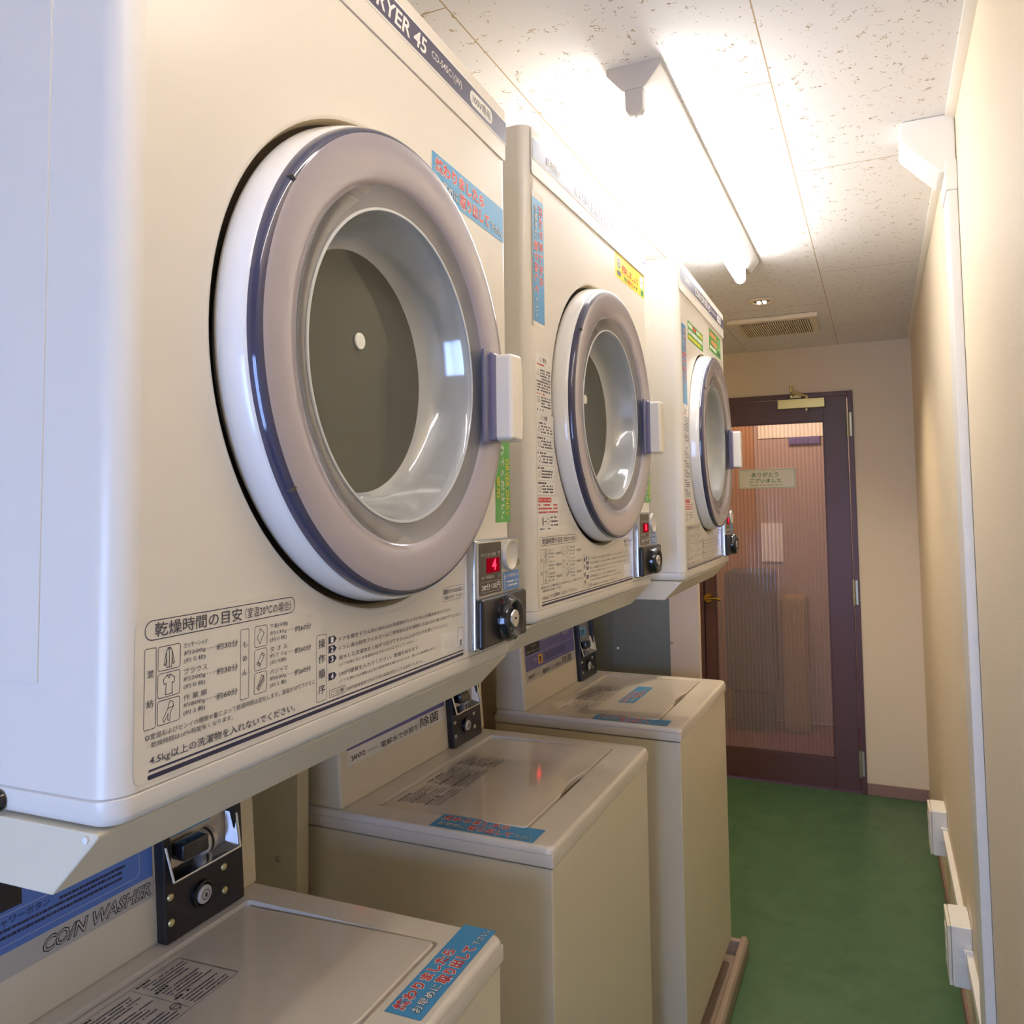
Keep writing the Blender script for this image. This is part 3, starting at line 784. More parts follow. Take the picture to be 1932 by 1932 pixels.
def make_dryer(i, loc, rz, label):
    d = thing('coin_dryer', label, 'clothes dryer', loc, rz, 'coin dryers on the upper row')
    F = lambda u, v, h: (h, u, v)                     # print on the front: u across, v up
    DEP, r = .60, .019
    # --- cabinet shell with round door opening
    p = Part(); k = p.mi('enamel')
    z0, z1 = .0165, DH
    path = rounded_path(r, 0, DW, DEP)
    lo = [p.bm.verts.new((x, a, z0)) for x, a in path]; hi = [p.bm.verts.new((x, a, z1)) for x, a in path]
    jf = 7                                            # index of last left-corner point, front flat follows
    for q in range(len(path) - 1):
        if q == jf: continue
        f = p.bm.faces.new((lo[q], lo[q + 1], hi[q + 1], hi[q])); f.material_index = k; f.smooth = True
    for Rg, rev in ((hi, False), (lo, True)):
        f = p.bm.faces.new(Rg[::-1] if not rev else Rg); f.material_index = k
    f = p.bm.faces.new((lo[0], hi[0], hi[-1], lo[-1])); f.material_index = k
    R0 = .2385; aL, aR = r, DW - r
    ang = sorted(set([2 * PI * q / 120 for q in range(120)] + [math.atan2(b - CZ, a - CA) % (2 * PI) for a, b in ((aL, z0), (aR, z0), (aR, z1), (aL, z1))]))
    def outer(t):
        c, s = math.cos(t), math.sin(t); L = []
        if c > 1e-9: L.append((aR - CA) / c)
        if c < -1e-9: L.append((aL - CA) / c)
        if s > 1e-9: L.append((z1 - CZ) / s)
        if s < -1e-9: L.append((z0 - CZ) / s)
        L = min(L); return (0, CA + L * c, CZ + L * s)
    rings = [[p.bm.verts.new(outer(t)) for t in ang]]
    for rr_, x in ((R0 + .004, 0), (R0 + .0015, -.0007), (R0 - .0005, -.002), (R0 - .0045, -.0105), (.20, -.034), (.182, -.034)):
        rings.append([p.bm.verts.new((x, CA + rr_ * math.cos(t), CZ + rr_ * math.sin(t))) for t in ang])
    kr = p.mi('recess_cream')
    for qi, (A, B) in enumerate(zip(rings, rings[1:])):
        for q in range(len(ang)):
            j = (q + 1) % len(ang)
            f = p.bm.faces.new((A[q], A[j], B[j], B[q])); f.material_index = k if qi < 3 else (kr if qi == 3 else p.mi('gap_shade')); f.smooth = qi > 0  # recess floor coloured dark for the shade in the door gap
    # header step below the name band and pressed side panel
    p.prism(Print.rr(.010, .6765, DW - .010, DH - .002, .006, 4), 'x', .0, .0022, 'enamel', .0008)
    p.prism([(-.57, .085), (-.066, .085), (-.066, DH - .004), (-.57, DH - .004)], 'y', -.0012, 0.0005, 'enamel', .0006)
    p.link('cabinet', d, sharp=30)
    # --- rounded foot of the cabinet below the seam
    p = Part()
    A = []
    for ins, z in ((.0015, .0160), (0, .0145), (0, .004), (.0015, .0005), (.005, -.002), (.012, -.0035)):
        A.append([p.bm.verts.new((x, a, z)) for x, a in rounded_path(max(r - ins, .004), ins, DW - ins, DEP)])
        for v in A[-1]: v.co.x -= ins if v.co.x > -DEP + .01 else 0
    kk = p.mi('enamel')
    for U, V in zip(A, A[1:]):
        for q in range(len(U) - 1):
            f = p.bm.faces.new((V[q], V[q + 1], U[q + 1], U[q])); f.material_index = kk; f.smooth = True
        f = p.bm.faces.new((V[-1], V[0], U[0], U[-1])); f.material_index = kk
    f = p.bm.faces.new(A[0][::-1]); f.material_index = p.mi('gap_shade'); f = p.bm.faces.new(A[-1]); f.material_index = kk
    foot = p.link('base_skirt', d, wn=False)
    p = Part(); p.dome((-.100, -.001, .006), .0075, -.005, 'black_gloss', 16, 'y'); p.link('side_screw', foot, wn=False)
    # --- name band
    pr = Print(F, .0026)
    pr.rect(.012, .7005, .6255, .7345, 'ink_white'); pr.rect(.012, .7030, .6255, .7325, 'band_navy', .0001)
    pr.text('SANYO', .0640, .7105, .1265, .7245, 'ink_white', .02)
    pr.text('CO/N DRYER 45', .1890, .7075, .3975, .7275, 'ink_white', .02, shear=.02)
    pr.text('CD-S45C1(W)', .4115, .7115, .4880, .7230, 'ink_white', .006)
    pr.rrect(.5115, .7080, .5790, .7275, .009, 'ink_white', .0002)
    pr.text('100V専用', .5185, .7115, .5720, .7240, 'ink_grey', h=.0005)
    pr.link('name_band', d)
    # --- door
    c = (0, CA, CZ)
    p = Part()
    p.lathe([(.190, -.030), (.214, -.022), (.220, -.011), (.2280, -.0065), (.2303, -.0045), (.2310, -.001), (.2306, .004), (.2299, .009), (.2292, .0140), (.2282, .019), (.2270, .022), (.2240, .024), (.205, .024)], c, 'door_white', 144)
    dr = p.link('door_ring', d, wn=False)
    p = Part()
    p.lathe([(.2262, .022), (.2262, .0245), (.2255, .0280), (.2238, .0308), (.2216, .0322), (.2198, .0326)], c, 'cover_rim', 144)
    for t in (PI * .815, PI * 1.19):
        M = Matrix.Translation(Vector((.0255, CA + .2240 * math.cos(t), CZ + .2215 * math.sin(t)))) @ Matrix.Rotation(t, 4, 'X')
        p.box(-.0085, .0085, -.003, .0022, -.0007, .0007, 'gap_shade', M=M)
    rim = p.link('cover_rim', dr, wn=False)
    p = Part()
    p.lathe([(.2200, .0326), (.2185, .0331), (.2120, .0334), (.200, .0332), (.190, .0324), (.183, .0310), (.1780, .0290), (.1755, .0265)], c, 'cover_taupe', 144)
    p.link('door_cover', dr, wn=False)
    p = Part()
    p.lathe([(.1770, .0272), (.170, .0240), (.163, .0222), (.158, .0214), (.1540, .0210)], c, 'bowl_flange', 144)
    p.lathe([(.1540, .0210), (.1520, .0185), (.1500, .0120), (.1475, .002), (.1435, -.010), (.1385, -.022), (.1320, -.0300), (.1240, -.0335)], c, 'bowl_wall', 144)
    p.lathe([(.1540 + .0017 * math.cos(t), .0211 + .0014 * math.sin(t)) for t in [2 * PI * q / 8 for q in range(9)]], c, 'bowl_bead', 144)
    p.lathe([(.1240, -.0335), (.11, -.0345), (.0, -.0345)], c, 'bowl_glass', 96)
    bw = p.link('glass_bowl', dr, wn=False)
    p = Part(); p.lathe([(.0088, 0), (.0084, .0016), (.0, .002)], (-.0340, CA + .003, CZ + .033), 'dot_white', 24)  # small white dot on the bowl floor
    p.link('glass_dot', bw, wn=False)
    p = Part()
    p.prism([(.500, -.048), (.546, -.043), (.549, -.03), (.549, .03), (.546, .043), (.500, .048)], 'z', 0, 1, 'mount_purple') if False else None
    p.box(.024, .0410, .490, .512, CZ - .062, CZ + .046, 'mount_purple', .004, 3)
    p.box(.0320, .0358, .474, .494, CZ - .064, CZ + .048, 'mount_purple', .0016, 2)
    hm = p.link('handle_mount', dr)
    p = Part()
    prof = [(.497, CZ - .060), (.531, CZ - .062), (.5345, CZ - .040), (.536, CZ - .008), (.5345, CZ + .024), (.531, CZ + .046), (.497, CZ + .044)]
    p.prism(prof, 'x', .032, .0615, 'grip_cream', .005, 3)
    p.link('door_handle', dr)
    # --- drum
    p = Part()
    p.lathe([(.182, -.034), (.178, -.045), (.182, -.060), (.205, -.075), (.215, -.10), (.215, -.40), (.205, -.42)], c, 'drum_steel', 96)
    p.lathe([(.205, -.42), (.17, -.425), (0, -.425)], c, 'drum_back', 96)
    p.link('drum', d, wn=False)
    # --- coin unit
    p = Part(); p.box(-.002, .0125, .4955, .6305, .0215, .1555, 'chrome', .004, 3); p.box(.0118, .0130, .4995, .6270, .0255, .1520, 'brushed', .0008)
    cu = p.link('coin_box', d)
    G = lambda u, v, h: (.0130 + h, u, v)
    pr = Print(G)
    pr.rrect(.5020, .0878, .5680, .1512, .003, 'display_dark')
    pr.text('ただいまの金額', .5065, .1345, .5500, .1390, 'label_grey'); pr.text('円', .5575, .1345, .5635, .1390, 'label_grey')
    pr.rect(.5225, .1135, .5625, .1318, 'led_red_dim', .0002)
    pr.text(('4', '18', '7')[i], .5390, .1165, .5520, .1305, 'led_red', .03)
    pr.text('残り時間(約)', .5075, .1062, .5450, .1110, 'label_grey'); pr.text('分', .5575, .1062, .5635, .1110, 'label_grey')
    pr.frame(.5060, .0905, .5645, .1035, .0008, .0004, 'label_grey', .0002)
    pr.text('30分', .5085, .0930, .5330, .1010, 'label_pale', .01); pr.text('100円', .5370, .0930, .5630, .1010, 'label_pale', .01)
    pr.link('display_panel', cu)
    p = Part(); p.lathe([(.0205, .0131), (.0202, .0165), (.0190, .0175), (.0178, .0165), (.0140, .0145), (.0080, .0135), (.0, .0133)], (0, .5935, .1325), 'silver_paint', 40); p.link('coin_dish', cu, wn=False)
    pr = Print(G)
    pr.rrect(.5730, .0868, .6265, .1112, .003, 'coin_blue')
    pr.stroke([(.5785, .0895), (.5785, .1040)], .0018, 'ink_white', .0002); pr.poly([(.5760, .1035), (.5810, .1035), (.5785, .1090)], 'ink_white', .0002)
    pr.text('100円硬貨投入口', .5840, .1035, .6235, .1080, 'label_pale')
    pr.dashes(.5850, .0965, .6225, .0990, 'label_pale', 5); pr.dashes(.5850, .0915, .6200, .0940, 'label_pale', 6)
    pr.link('coin_slot_label', cu)
    p = Part(); p.lathe([(.0048, .0128), (.0048, .0142), (.003, .0146), (.003, .0136), (.0, .0136)], (0, .6225, .1215), 'hinge_steel', 18); p.link('small_lock', cu, wn=False)
    p = Part(); p.box(.0125, .0215, .4940, .6335, .0250, .0848, 'black_plastic', .004, 3)
    lp = p.link('lock_plate', cu)
    p = Part(); p.lathe([(.0290, .0212), (.0285, .0280), (.0262, .0335), (.0228, .0352), (.0195, .0335), (.0165, .0270), (.0120, .0255)], (0, .5640, .0545), 'black_gloss', 48)
    p.link('lock_collar', lp, wn=False)
    p = Part(); p.lathe([(.0122, .0250), (.0120, .0325), (.0105, .0345), (.0, .0345)], (0, .5640, .0545), 'chrome', 32)
    p.box(.0343, .0350, .5620, .5660, .0535, .0560, 'ink_black'); p.ring = None
    p.link('key_cylinder', lp, wn=False)
    # --- labels
    instruction_label(F, d)
    return d, F

def strip_label(F, parent, name, u0, v0, u1, v1, m, lines):
    pr = Print(F); pr.rect(u0, v0, u1, v1, m)
    for (a, b, c, e, ink, sd) in lines: pr.dashes(a, b, c, e, ink, sd, h=.0002, fill=.95)
    return pr.link(name, parent)

def green_dryer_sticker(F, parent):
    pr = Print(F); pr.rect(.581, .1750, .6287, .345, 'sticker_green')
    pr.text('DRYER ONRY', .6140, .1830, .6250, .2600, 'ink_yellow', .008, rot=-90)
    pr.text('入れてください。', .5985, .1790, .6105, .2950, 'ink_white', .012, rot=-90)
    pr.text('専用', .5845, .2080, .5945, .2360, 'ink_yellow', .01, rot=-90)
    return pr.link('green_sticker', parent)

d1, F = make_dryer(0, (0, 0, 1.2634), .0335, 'nearest and largest dryer, white door ring, blue notice sticker at upper right')
blue_sticker(lambda u, v, h: F(.4150 + u, .5590 + v, h), .2017, .0475, 'notice_sticker', d1)
green_dryer_sticker(F, d1)

d2, F = make_dryer(1, (-.0246, .7148, 1.2881), -.0116, 'middle dryer of the row with a yellow sticker at its upper right')
pr = Print(F); pr.rect(.0110, .4440, .0560, .6540, 'label_clear'); pr.link('clear_film', d2)
blue_sticker(lambda u, v, h: F(.0125 + u, .4510 + v, h + .0003), .1920, .0415, 'notice_sticker', d2, rot=-90)
pr = Print(F); pr.rect(.4150, .6250, .6170, .6755, 'sticker_yellow')
pr.disc(.4370, .6560, .0110, 'label_grey', .0002); pr.ring(.4370, .6560, .0090, .0015, 'ink_grey', .0003)
for q in range(6): pr.stroke([(.4370, .6560), (.4370 + .006 * math.cos(q * PI / 3), .6560 + .006 * math.sin(q * PI / 3))], .001, 'ink_grey', .0003)
pr.rrect(.4260, .6310, .4500, .6410, .002, 'ink_grey', .0002)
pr.text('フィルター', .4550, .6630, .4960, .6700, 'ink_grey'); pr.text('掃除しましょう', .4560, .6420, .5680, .6600, 'ink_red', .02)
pr.text('乾燥', .4720, .6300, .4920, .6390, 'ink_green', .01); pr.text('電気代も', .4950, .6290, .5380, .6390, 'ink_red', .01); pr.dashes(.5420, .6310, .5640, .6370, 'ink_grey', 4)
pr.rrect(.5830, .6430, .6090, .6700, .003, 'label_pale', .0002); pr.rect(.5850, .6560, .6070, .6570, 'ink_grey', .0003); pr.rrect(.5900, .6280, .6110, .6400, .002, 'ink_green', .0002)
pr.link('yellow_sticker', d2)
warning_label(F, d2); green_dryer_sticker(F, d2)

d3, F = make_dryer(2, (.0313, 1.4532, 1.2854), .0124, 'farthest dryer of the row with two green stickers above its door')
blue_sticker(lambda u, v, h: F(.0240 + u, .4100 + v, h), .1920, .0480, 'notice_sticker', d3, rot=-90)
pr = Print(F); pr.rect(.097, .577, .290, .6230, 'sticker_green')
for q, (m_, a, b) in enumerate((('ink_white', .105, .155), ('ink_red', .158, .200), ('ink_white', .205, .240), ('ink_yellow', .244, .284))): pr.dashes(a, .6080, b, .6190, m_, q + 1, fill=1)
pr.dashes(.105, .5930, .284, .6035, 'ink_white', 9, fill=1); pr.dashes(.105, .5800, .262, .5890, 'ink_yellow', 10, fill=1)
pr.link('green_white_sticker', d3)
pr = Print(F); pr.rect(.385, .602, .572, .6640, 'sticker_green')
pr.dashes(.395, .6420, .500, .6580, 'ink_orange', 3, fill=1); pr.dashes(.420, .6220, .510, .6380, 'ink_orange', 5, fill=1); pr.dashes(.395, .6080, .500, .6180, 'ink_white', 6, fill=1)
pr.ring(.540, .640, .016, .003, 'ink_white', .0002); pr.dashes(.515, .6080, .565, .6180, 'ink_grey', 7)
pr.link('green_orange_sticker', d3)
warning_label(F, d3); green_dryer_sticker(F, d3)

# ------------------------------------------------------------------ stands carrying the dryers
def make_stand(loc, rz, label):
    s = thing('dryer_stand', label, 'stand', (loc[0], loc[1], 0), rz, 'cream metal stands under the dryers')
    zt = loc[2] - .0038
    p = Part()
    prof = [(-.0105, zt), (-.010, zt - .003), (-.0495, zt - .0435), (-.60, zt - .0435), (-.60, zt)]
    p.prism(prof, 'y', .0, DW, 'sheet_metal_paint', .0014)
    tr = p.link('tray', s)
    for a in (-.0008, DW + .0008):
        p = Part(); p.lathe([(.0022, -.0006), (.0022, .0006)], (-.0195, a, zt - .0045), 'ink_white', 10, 'y', cap=True); p.link('drain_hole', tr)
    for a in (.131, .50):
        p = Part()
        x0 = (-.575 if (a < .3 and loc[1] > .1) else -.655) - loc[0]
        p.box(x0 - .0022, x0, a, a + .032, 0, zt - .0435, 'post_paint', .0008)
        p.box(-.69 - loc[0], x0 - .002, a, a + .003, 0, zt - .0435, 'post_paint', .0008)
        po = p.link('post', s)
        p = Part(); p.dome((x0 - .045, a, .802), .0062, -.004, 'hinge_steel', 14, 'y'); p.link('bolt', po, wn=False)
    return s
make_stand((0, 0, 1.2634), .0335, 'cream metal tray stand under the nearest dryer')
make_stand((-.0246, .7148, 1.2881), -.0116, 'cream metal tray stand under the middle dryer')
make_stand((.0313, 1.4532, 1.2854), .0124, 'cream metal tray stand under the farthest dryer')

# ------------------------------------------------------------------ washers
ZD, LIP, WW = .8852, .0345, .606
LEAN = .07
def make_washer(i, loc, rz, b0, label):
    w = thing('coin_washer', label, 'washing machine', loc, rz, 'coin washers on the lower row')
    BD = .535                                     # depth
    zf = .0 if i < 2 else .010
    # body
    p = Part()
    prof = [(x - .003, a) for x, a in rounded_path(.006, .004, WW - .004, BD, 3)]
    p.prism([(-.003, .075), (-.003, ZD - LIP - .0022), (-BD, ZD - LIP - .0022), (-BD, .03), (-.045, .03)], 'y', .004, WW - .004, 'enamel_washer', .004, 2)
    body = p.link('body', w)
    p = Part(); p.box(-BD + .004, -.008, .009, WW - .009, ZD - LIP - .004, ZD - LIP + .002, 'gap_shade'); p.link('top_seam', body, wn=False)  # dark band painting the shadow gap under the lip
    for a in (.05, WW - .05):
        for x in (-.06, -BD + .06):
            p = Part(); p.lathe([(.018, zf), (.022, zf + .004), (.020, .031)], (x, a, 0), 'black_plastic', 16, 'z', cap=True); p.link('foot', w)
    # deck : rim, front strip and the well of the lid
    LA0, LA1, LB0, LB1 = .055, .556, .071, .392
    zs = ZD - .0035                               # surface round the lid
    p = Part()
    z_b = ZD - LIP
    p.box(-BD, -.0, .0, WW, z_b, ZD - .012, 'deck_plastic', .003, 2)
    def slab(x0, x1, a0, a1, z1): p.box(x0, x1, a0, a1, ZD - .013, z1, 'deck_plastic')
    # one rounded slab top with a rectangular well
    out = Print.rr(-BD, 0, 0, WW, .014, 6)
    inn = Print.rr(-LB1, LA0, -LB0, LA1, .006, 6)
    prof_o = [(0, ZD - .012), (0, ZD - .007), (.0015, ZD - .0035), (.0035, ZD - .0012), (.007, ZD)]
    kd = p.mi('deck_plastic'); rings = []
    for ins, z in prof_o:
        rings.append([p.bm.verts.new((x, a, z)) for x, a in Print.rr(-BD + ins, ins, -ins, WW - ins, .014, 6)])
    rings.append([p.bm.verts.new((x, a, ZD )) for x, a in inn])
    rings.append([p.bm.verts.new((x, a, ZD - .0115)) for x, a in inn])
    for A, B in zip(rings, rings[1:]):
        for q in range(len(A)):
            j = (q + 1) % len(A)
            f = p.bm.faces.new((A[q], A[j], B[j], B[q])); f.material_index = kd; f.smooth = True
    f = p.bm.faces.new(rings[-1]); f.material_index = kd
    deck = p.link('top_deck', w, sharp=35)
    # lid with finger notch
    p = Part()
    na0, na1, nd = .225, .385, .024
    notch = [(-LB0 - .003 - nd * (math.sin(PI * q / 12) ** 1.0) * .0, 0) for q in range(0)]
    e = .004
    outl = [(-LB1 + e, LA0 + e), (-LB1 + e, LA1 - e)]
    outl += [(-LB0 - .009, LA1 - e), (-LB0 - e, LA1 - .009)]
    for q in range(0, 13):
        a = na1 - (na1 - na0) * q / 12
        outl.append((-LB0 - e - .011 * math.sin(PI * q / 12), a))
    outl += [(-LB0 - e, LA0 + .009), (-LB0 - .009, LA0 + e)]
    p.prism(outl[::-1], 'z', ZD - .0112, ZD - .0005, 'lid_plastic', .0020, 3)
    tilt = lambda b: ZD + .0028 - .0088 * (b - .075) / .313      # the lid closes a little proud at its front edge
    for v in p.bm.verts:
        if v.co.z > ZD - .006: v.co.z += tilt(-v.co.x) - (ZD - .0005)
    lid = p.link('lid', w)
    p = Part()
    pts = [(-LB0 - .014 + .030 * math.sin(PI * q / 12), na0 + (na1 - na0) * q / 12) for q in range(13)]
    p.face([(x, a, ZD - .0075) for x, a in ([(-LB0 + .001, na0 + .004)] + [(-LB0 + .020 * math.sin(PI * q / 12), na0 + (na1 - na0) * q / 12) for q in range(1, 12)] + [(-LB0 + .001, na1 - .004)])][::-1], 'deck_plastic')
    p.face([(x, a, ZD - .0072) for x, a in [(-LB0 - .012, na0 + .02), (-LB0 - .001, na0 + .02), (-LB0 + .004, (na0 + na1) / 2), (-LB0 - .001, na1 - .01), (-LB0 - .012, na1 - .01)]][::-1], 'gap_shade')  # dark plate painting the shade inside the notch
    p.link('finger_notch', deck, wn=False)
    # control housing
    zt = 1.15
    p = Part()
    xf = lambda z: -b0 - LEAN * (z - ZD) - (0 if z < 1.10 else (z - 1.10) * .35)
    p.prism([(xf(ZD), ZD - .001), (xf(1.0), 1.0), (xf(1.10), 1.10), (xf(zt), zt), (-BD, zt), (-BD, ZD - .001)], 'y', .006, WW - .0, 'enamel_washer', .006, 3)
    cb_ = p.link('control_housing', w)
    F = lambda u, v, h: (xf(v) + h, u, v)
    pr = Print(F, .0006)
    if i == 0:
        pr.rect(.020, .948, .412, .9755, 'label_grey'); pr.rect(.020, .9755, .412, 1.085, 'label_blue')
        pr.text('CO/N WASHER', .2570, .9540, .4065, .9690, 'label_grey', -.004, halo=.05, halo_m='ink_black', shear=.03)
        pr.rect(.030, 1.0200, .235, 1.078, 'ink_black', .0002)
        pr.frame(.035, .9830, .392, 1.0160, .008, .0004, 'label_pale', .0002)
        pr.text('シャワーボタン', .2000, 1.0040, .2680, 1.0125, 'ink_navy', .0)
        pr.dashes(.1800, .9975, .3660, 1.0010, 'ink_navy', 31, fill=1); pr.dashes(.1800, .9905, .3660, .9940, 'ink_navy', 32, fill=1)
        pr.dashes(.2800, 1.0035, .3700, 1.0070, 'ink_navy', 33, fill=1)
    else:
        g_ = 'label_pale' if i == 1 else 'label_grey'
        pr.rect(.030, .9575, .408, .9880, g_); pr.rect(.030, .9880, .408, 1.100, 'label_purple')
        pr.text('SANYO', .0430, .9660, .0890, .9755, 'ink_black', .02)
        pr.text('ASW-45CJ(W)', .0960, .9680, .1320, .9715, 'ink_grey')
        pr.text('電解水で衣類を', .1430, .9630, .2900, .9755, 'ink_black', .004); pr.text('除菌', .2970, .9630, .3780, .9850, 'ink_black', .008)
        pr.rect(.032, 1.0285, .406, 1.0291, 'label_pale', .0002)
        pr.rect(.036, 1.0330, .134, 1.0800, 'ink_black', .0002); pr.rect(.085, 1.0640, .112, 1.0760, 'led_red', .0003); pr.rect(.055, 1.0660, .080, 1.0740, 'led_red_dim', .0003)
        pr.dashes(.062, 1.0520, .112, 1.0560, 'label_grey', 2); pr.dashes(.045, 1.0380, .125, 1.0420, 'label_grey', 3)
        pr.text('COIN WASHER', .145, 1.0560, .300, 1.0660, 'label_grey', .006); pr.text('45', .310, 1.0480, .355, 1.0700, 'label_grey', .0, shear=.2); pr.text('kg', .365, 1.0560, .385, 1.0640, 'label_grey')
        pr.rrect(.119, .9960, .150, 1.0225, .004, 'tag_orange', .0002); pr.rrect(.127, 1.0000, .141, 1.0170, .001, 'ink_black', .0003); pr.rect(.131, 1.0040, .137, 1.0060, 'tag_orange', .0004)
        pr.text('切', .085, 1.0070, .105, 1.0170, 'label_grey')
        for q in range(3): pr.dashes(.165, 1.0150 - .0075 * q, .330, 1.0190 - .0075 * q, 'ink_navy', 12 + q, fill=.95)
    pr.link('control_label', cb_)
    # fine pressed lines in the housing front
    # coin unit
    A0, A1, T = .416, .560, .017
    S = lambda u, v, h: Vector((xf(v) + h, u, v))
    def slantbox(part, h0, h1, a0, a1, z0, z1, m, bev=.0):
        x0 = xf(z0); sh = Matrix.Identity(4)
        n0 = len(part.bm.verts)
        part.box(h0, h1, a0, a1, z0, z1, m, bev)
        part.bm.verts.ensure_lookup_table()
        for v in list(part.bm.verts)[n0:]: v.co.x += xf(v.co.z)
    p = Part()
    slantbox(p, -.002, T, A0, A1, ZD + .001, .9640, 'black_plastic', .003)
    slantbox(p, -.002, T, A0, A0 + .013, .9620, 1.1, 'black_plastic', .002)
    slantbox(p, -.002, T, A1 - .016, A1, .9620, 1.1, 'black_plastic', .002)
    slantbox(p, -.002, T, A0, A1, 1.085, 1.1, 'black_plastic', .002)
    cf = p.link('coin_unit', w)
    p = Part()
    slantbox(p, .0005, .0045, A0 + .012, A1 - .015, .9620, 1.09, 'brushed')
    p.link('coin_plate', cf)
    p = Part()                                     # sloped chrome chute lip
    z = .9650
    a0, a1 = A0 + .004, A1 - .010
    for q in range(1):
        fr = [S(a0, z + .045, T - .001), S(a0 + .004, z, T + .008), S(a1 - .004, z, T + .008), S(a1, z + .045, T - .001)]
        th = .0022
        def bar(P, Q, m):
            p.tube([P, Q], th, m, 8)
        bar(fr[0], fr[1], 'chrome'); bar(fr[1], fr[2], 'chrome'); bar(fr[2], fr[3], 'chrome')
        p.face([S(a0 + .004, z, T + .007), S(a1 - .004, z, T + .007), S(a1 - .012, z + .008, .005), S(a0 + .012, z + .008, .005)], 'chrome')
        p.face([S(a0 + .004, z, T + .007), S(a0 + .012, z + .008, .005), S(a0 + .010, z + .05, .005), S(a0, z + .045, T - .001)], 'chrome')
        p.face([S(a1 - .004, z, T + .007), S(a1, z + .045, T - .001), S(a1 - .010, z + .05, .005), S(a1 - .012, z + .008, .005)], 'chrome')
    p.link('coin_chute', cf, wn=False)
    p = Part()
    slantbox(p, .006, .032, A0 + .020, A0 + .066, .9865, 1.0090, 'black_gloss', .004)
    p.link('push_lever', cf)
    p = Part()
    c = S(A0 + .082, .988, .004)
    p.lathe([(.017, -.010), (.018, -.008), (.018, .008), (.017, .010)], (c.x, c.y, c.z), 'silver_paint', 28, 'y', cap=True)
    p.lathe([(.0184, -.0022), (.0184, .0022)], (c.x, c.y, c.z), 'ink_black', 28, 'y')
    p.link('coin_wheel', cf, wn=False)
    pr = Print(lambda u, v, h: tuple(S(u, v, .0046 + h)))
    zp = 1.0135 if i == 0 else 1.0215
    pr.rrect(A0 + .012, zp, A1 - .050, zp + .0285, .002, 'price_blue'); pr.text('￥200', A0 + .030, zp + .0045, A1 - .060, zp + .0230, 'ink_black', .01)
    for q in range(3): pr.rect(A0 + .078, 1.0030 + .003 * q, A0 + .108, 1.0034 + .003 * q, 'ink_grey', .0001)
    pr.link('price_label', cf)
    for a, z in ((.4245, .9450), (.5205, .9450), (.4245, .9125), (.5205, .9125)):
        p = Part(); q_ = S(a, z, T); p.dome(tuple(q_), .0052, .0035, 'closer_gold' if i == 0 else 'hinge_steel', 14); p.link('screw', cf, wn=False)
    p = Part(); q_ = S(.4780, .9265, T)
    p.lathe([(.0185, -.001), (.0180, .005), (.0150, .0055), (.0130, .002)], tuple(q_), 'black_gloss', 32); lk = p.link('lock_ring', cf, wn=False)
    p = Part()
    p.lathe([(.0122, .001), (.0122, .0065), (.0105, .0080), (.0, .0080)], tuple(q_), 'silver_paint', 28)
    p.box(q_.x + .0079, q_.x + .0086, q_.y - .0012, q_.y + .0020, q_.z - .003, q_.z + .002, 'ink_black')
    p.lathe([(.0070, .0082), (.0058, .0082)], tuple(q_), 'ink_grey', 20)
    p.link('key_cylinder', lk, wn=False)
    p = Part(); q_ = S(.5565, .9350, T - .006); p.dome((q_.x, A1, q_.z), .0035, .002, 'closer_gold', 10, 'y'); p.link('side_screw', cf, wn=False)
    # printed instructions on the lid: u = a, v = depth
    T_ = lambda u, v, h: (-v, u, tilt(v) + h)
    pr = Print(T_)
    ua, ub, va, vb = (.095, .412, .276, .376)
    if i == 0: pr.frame(ua, va, ub, vb, .003, .0006, 'ink_grey'); ua += .004
    sd = 0
    for blk, (a0, a1) in enumerate(((ua + .003, ua + .105), (ua + .112, ua + .235), (ua + .242, ub - .004))):
        for q in range(15):
            v = vb - .0075 - .0063 * q
            hd = q % 5 == 0
            pr.dashes(a0 + (0 if hd else .004), v, a1 - .02 * random.Random(sd).random() - (.035 if hd else 0), v + (.0040 if hd else .0024), 'ink_black' if hd else 'ink_grey', 100 + sd + 50 * i, fill=.93); sd += 1
        if i == 0: pr.rect(a1 + .002, va + .004, a1 + .0025, vb - .004, 'ink_grey')
    if i == 0: pr.ring(.3310, .2965, .0062, .001, 'ink_black', .0002); pr.stroke([(.327, .2965), (.335, .2965)], .001, 'ink_black', .0002)
    else:
        for q in range(4): pr.ring(ua + .05 + .075 * q, va + .022, .0048, .0009, 'ink_black', .0002)
    pr.link('lid_instructions', lid)
    return w, T_

w1, T_ = make_washer(0, (-.0283, .0297, 0), .0209, .4185, 'nearest washer, front sticker strip along its front edge')
blue_sticker(lambda u, v, h: (-(.0125 + v), .4080 + u, ZD + .0003 + h), .2000, .0480, 'notice_sticker', w1)
w2, T_ = make_washer(1, (-.0795, .9051, 0), .0021, .4360, 'middle washer with a blue sticker along its left top edge')
def side_sticker(w):
    # reads from the back of the deck towards the front
    blue_sticker(lambda u, v, h: (-(.2450 - u), .0075 + v, ZD + h), .2050, .0480 + .009, 'notice_sticker', w)
side_sticker(w2)
p = Part(); p.prism(Print.rr(.0, 0, .034, .022, .005), 'y', 0, .005, 'enamel_washer')
p.bm.free()
p = Part(); p.box(-.085, -.055, WW - .004, WW + .003, .605, .640, 'enamel_washer', .003); p.link('side_bracket', w2)
w3, T_ = make_washer(2, (-.0417, 1.6814, 0), -.0109, .4415, 'farthest washer with two blue stickers on its top')
side_sticker(w3)
blue_sticker(lambda u, v, h: (-(.1890 + v), .2110 + u, T_(0, .1890 + v, h)[2]), .2120, .0500, 'lid_sticker', w3)

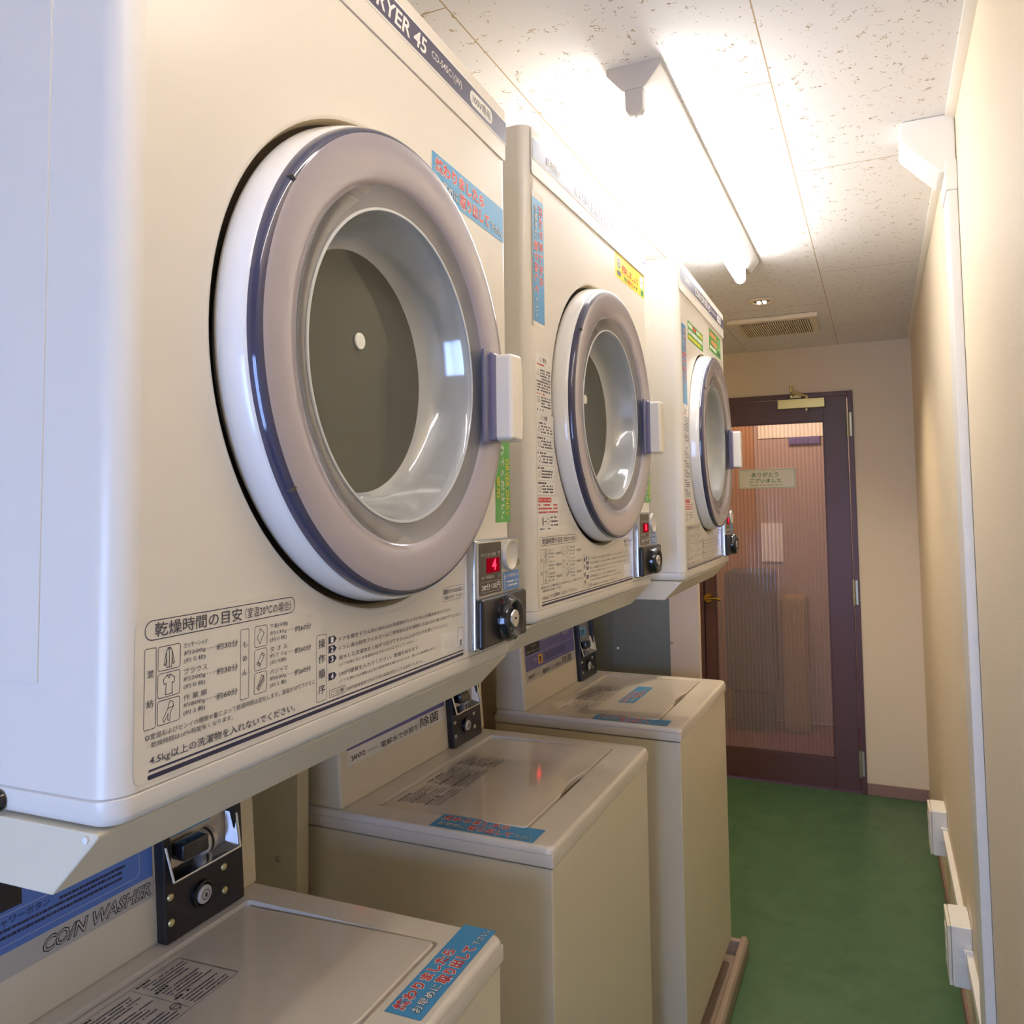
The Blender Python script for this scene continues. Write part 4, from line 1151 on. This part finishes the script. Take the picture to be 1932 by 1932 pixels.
# grey-brown drip pan under the last washer
pn = Part()
px0, px1, py0, py1 = -.615, .006, 1.625, 2.345
pn.box(px0, px1, py0, py1, 0, .008, 'pan_grey', .002)
for a, b, c, e in ((px1 - .034, px1, py0, py1), (px0, px0 + .03, py0, py1)):
    pn.prism([(a, .006), (a + .010, .055), (b - .008, .058), (b, .045), (b, .0)], 'y', c, e, 'pan_grey', .004)
for a, b in ((py0, py0 + .034), (py1 - .034, py1)):
    pn.prism([(a, .006), (a + .006, .05), (b - .006, .05), (b, .006)], 'x', px0 + .02, px1 - .02, 'pan_grey', .004)
tag(pn.link('drip_pan'), 'grey brown plastic drip pan on the floor under the farthest washer', 'pan')

# ------------------------------------------------------------------ light
def area(name, loc, rot, sx, sy, col, power):
    l = bpy.data.lights.new(name, 'AREA'); l.shape = 'RECTANGLE'; l.size = sx; l.size_y = sy
    l.color = col; l.energy = power
    o = bpy.data.objects.new(name, l); o.location = loc; o.rotation_euler = rot; COL.objects.link(o)
    return o
# daylight coming in through the window at the near end
area('window_daylight', ((WX0 + WX1) / 2, YF - .14, (WZ0 + WZ1) / 2), (PI / 2, 0, 0), WX1 - WX0, WZ1 - WZ0, (.36, .52, 1.0), 17)
dn = bpy.data.lights.new('downlight_lamp', 'SPOT'); dn.energy = 16; dn.color = (1, .86, .66); dn.spot_size = 2.2; dn.spot_blend = .8; dn.shadow_soft_size = .03
do = bpy.data.objects.new('downlight_lamp', dn); do.location = (.04, 2.905, H - .02); COL.objects.link(do)
# lamp of the hallway
hl = bpy.data.lights.new('hallway_lamp', 'POINT'); hl.energy = 11; hl.color = (1, .86, .70); hl.shadow_soft_size = .12
ho = bpy.data.objects.new('hallway_lamp', hl); ho.location = (-.1, D + .6, 2.25); COL.objects.link(ho)
wd = bpy.data.worlds.new('sky'); scene.world = wd; wd.use_nodes = True
wd.node_tree.nodes['Background'].inputs['Color'].default_value = (.55, .72, 1.0, 1)
wd.node_tree.nodes['Background'].inputs['Strength'].default_value = .35

# ------------------------------------------------------------------ camera
yaw, pit, rol = .41525, .05884, -.01395
cy_, sy_ = math.cos(yaw), math.sin(yaw)
fw = Vector((-sy_ * math.cos(pit), cy_ * math.cos(pit), math.sin(pit)))
rt = Vector((cy_, sy_, 0)); up = rt.cross(fw)
c_, s_ = math.cos(rol), math.sin(rol)
R_ = c_ * rt + s_ * up; U_ = -s_ * rt + c_ * up
M = Matrix(((R_.x, U_.x, -fw.x, .44065), (R_.y, U_.y, -fw.y, -.35045), (R_.z, U_.z, -fw.z, 1.45953), (0, 0, 0, 1)))
cam = bpy.data.cameras.new('camera'); cam.sensor_fit = 'HORIZONTAL'; cam.sensor_width = 36.0
cam.lens = 1488.0744 / 1932 * 36.0
cam.shift_x = -(998.596 - 966) / 1932; cam.shift_y = (867.033 - 966) / 1932
cam.clip_start = .02
co = bpy.data.objects.new('camera', cam); co.matrix_world = M; COL.objects.link(co)
scene.camera = co

vs = scene.view_settings
scene.display_settings.display_device = 'sRGB'
vs.view_transform = 'Standard'; vs.look = 'None'; vs.gamma = 1.0; vs.use_curve_mapping = False
vs.exposure = 1.5
try:
    scene.cycles.use_denoising = True
    scene.cycles.max_bounces = 10; scene.cycles.transparent_max_bounces = 16
    scene.cycles.sample_clamp_indirect = 6.0
except Exception:
    pass
bpy.data.objects.remove(_to)
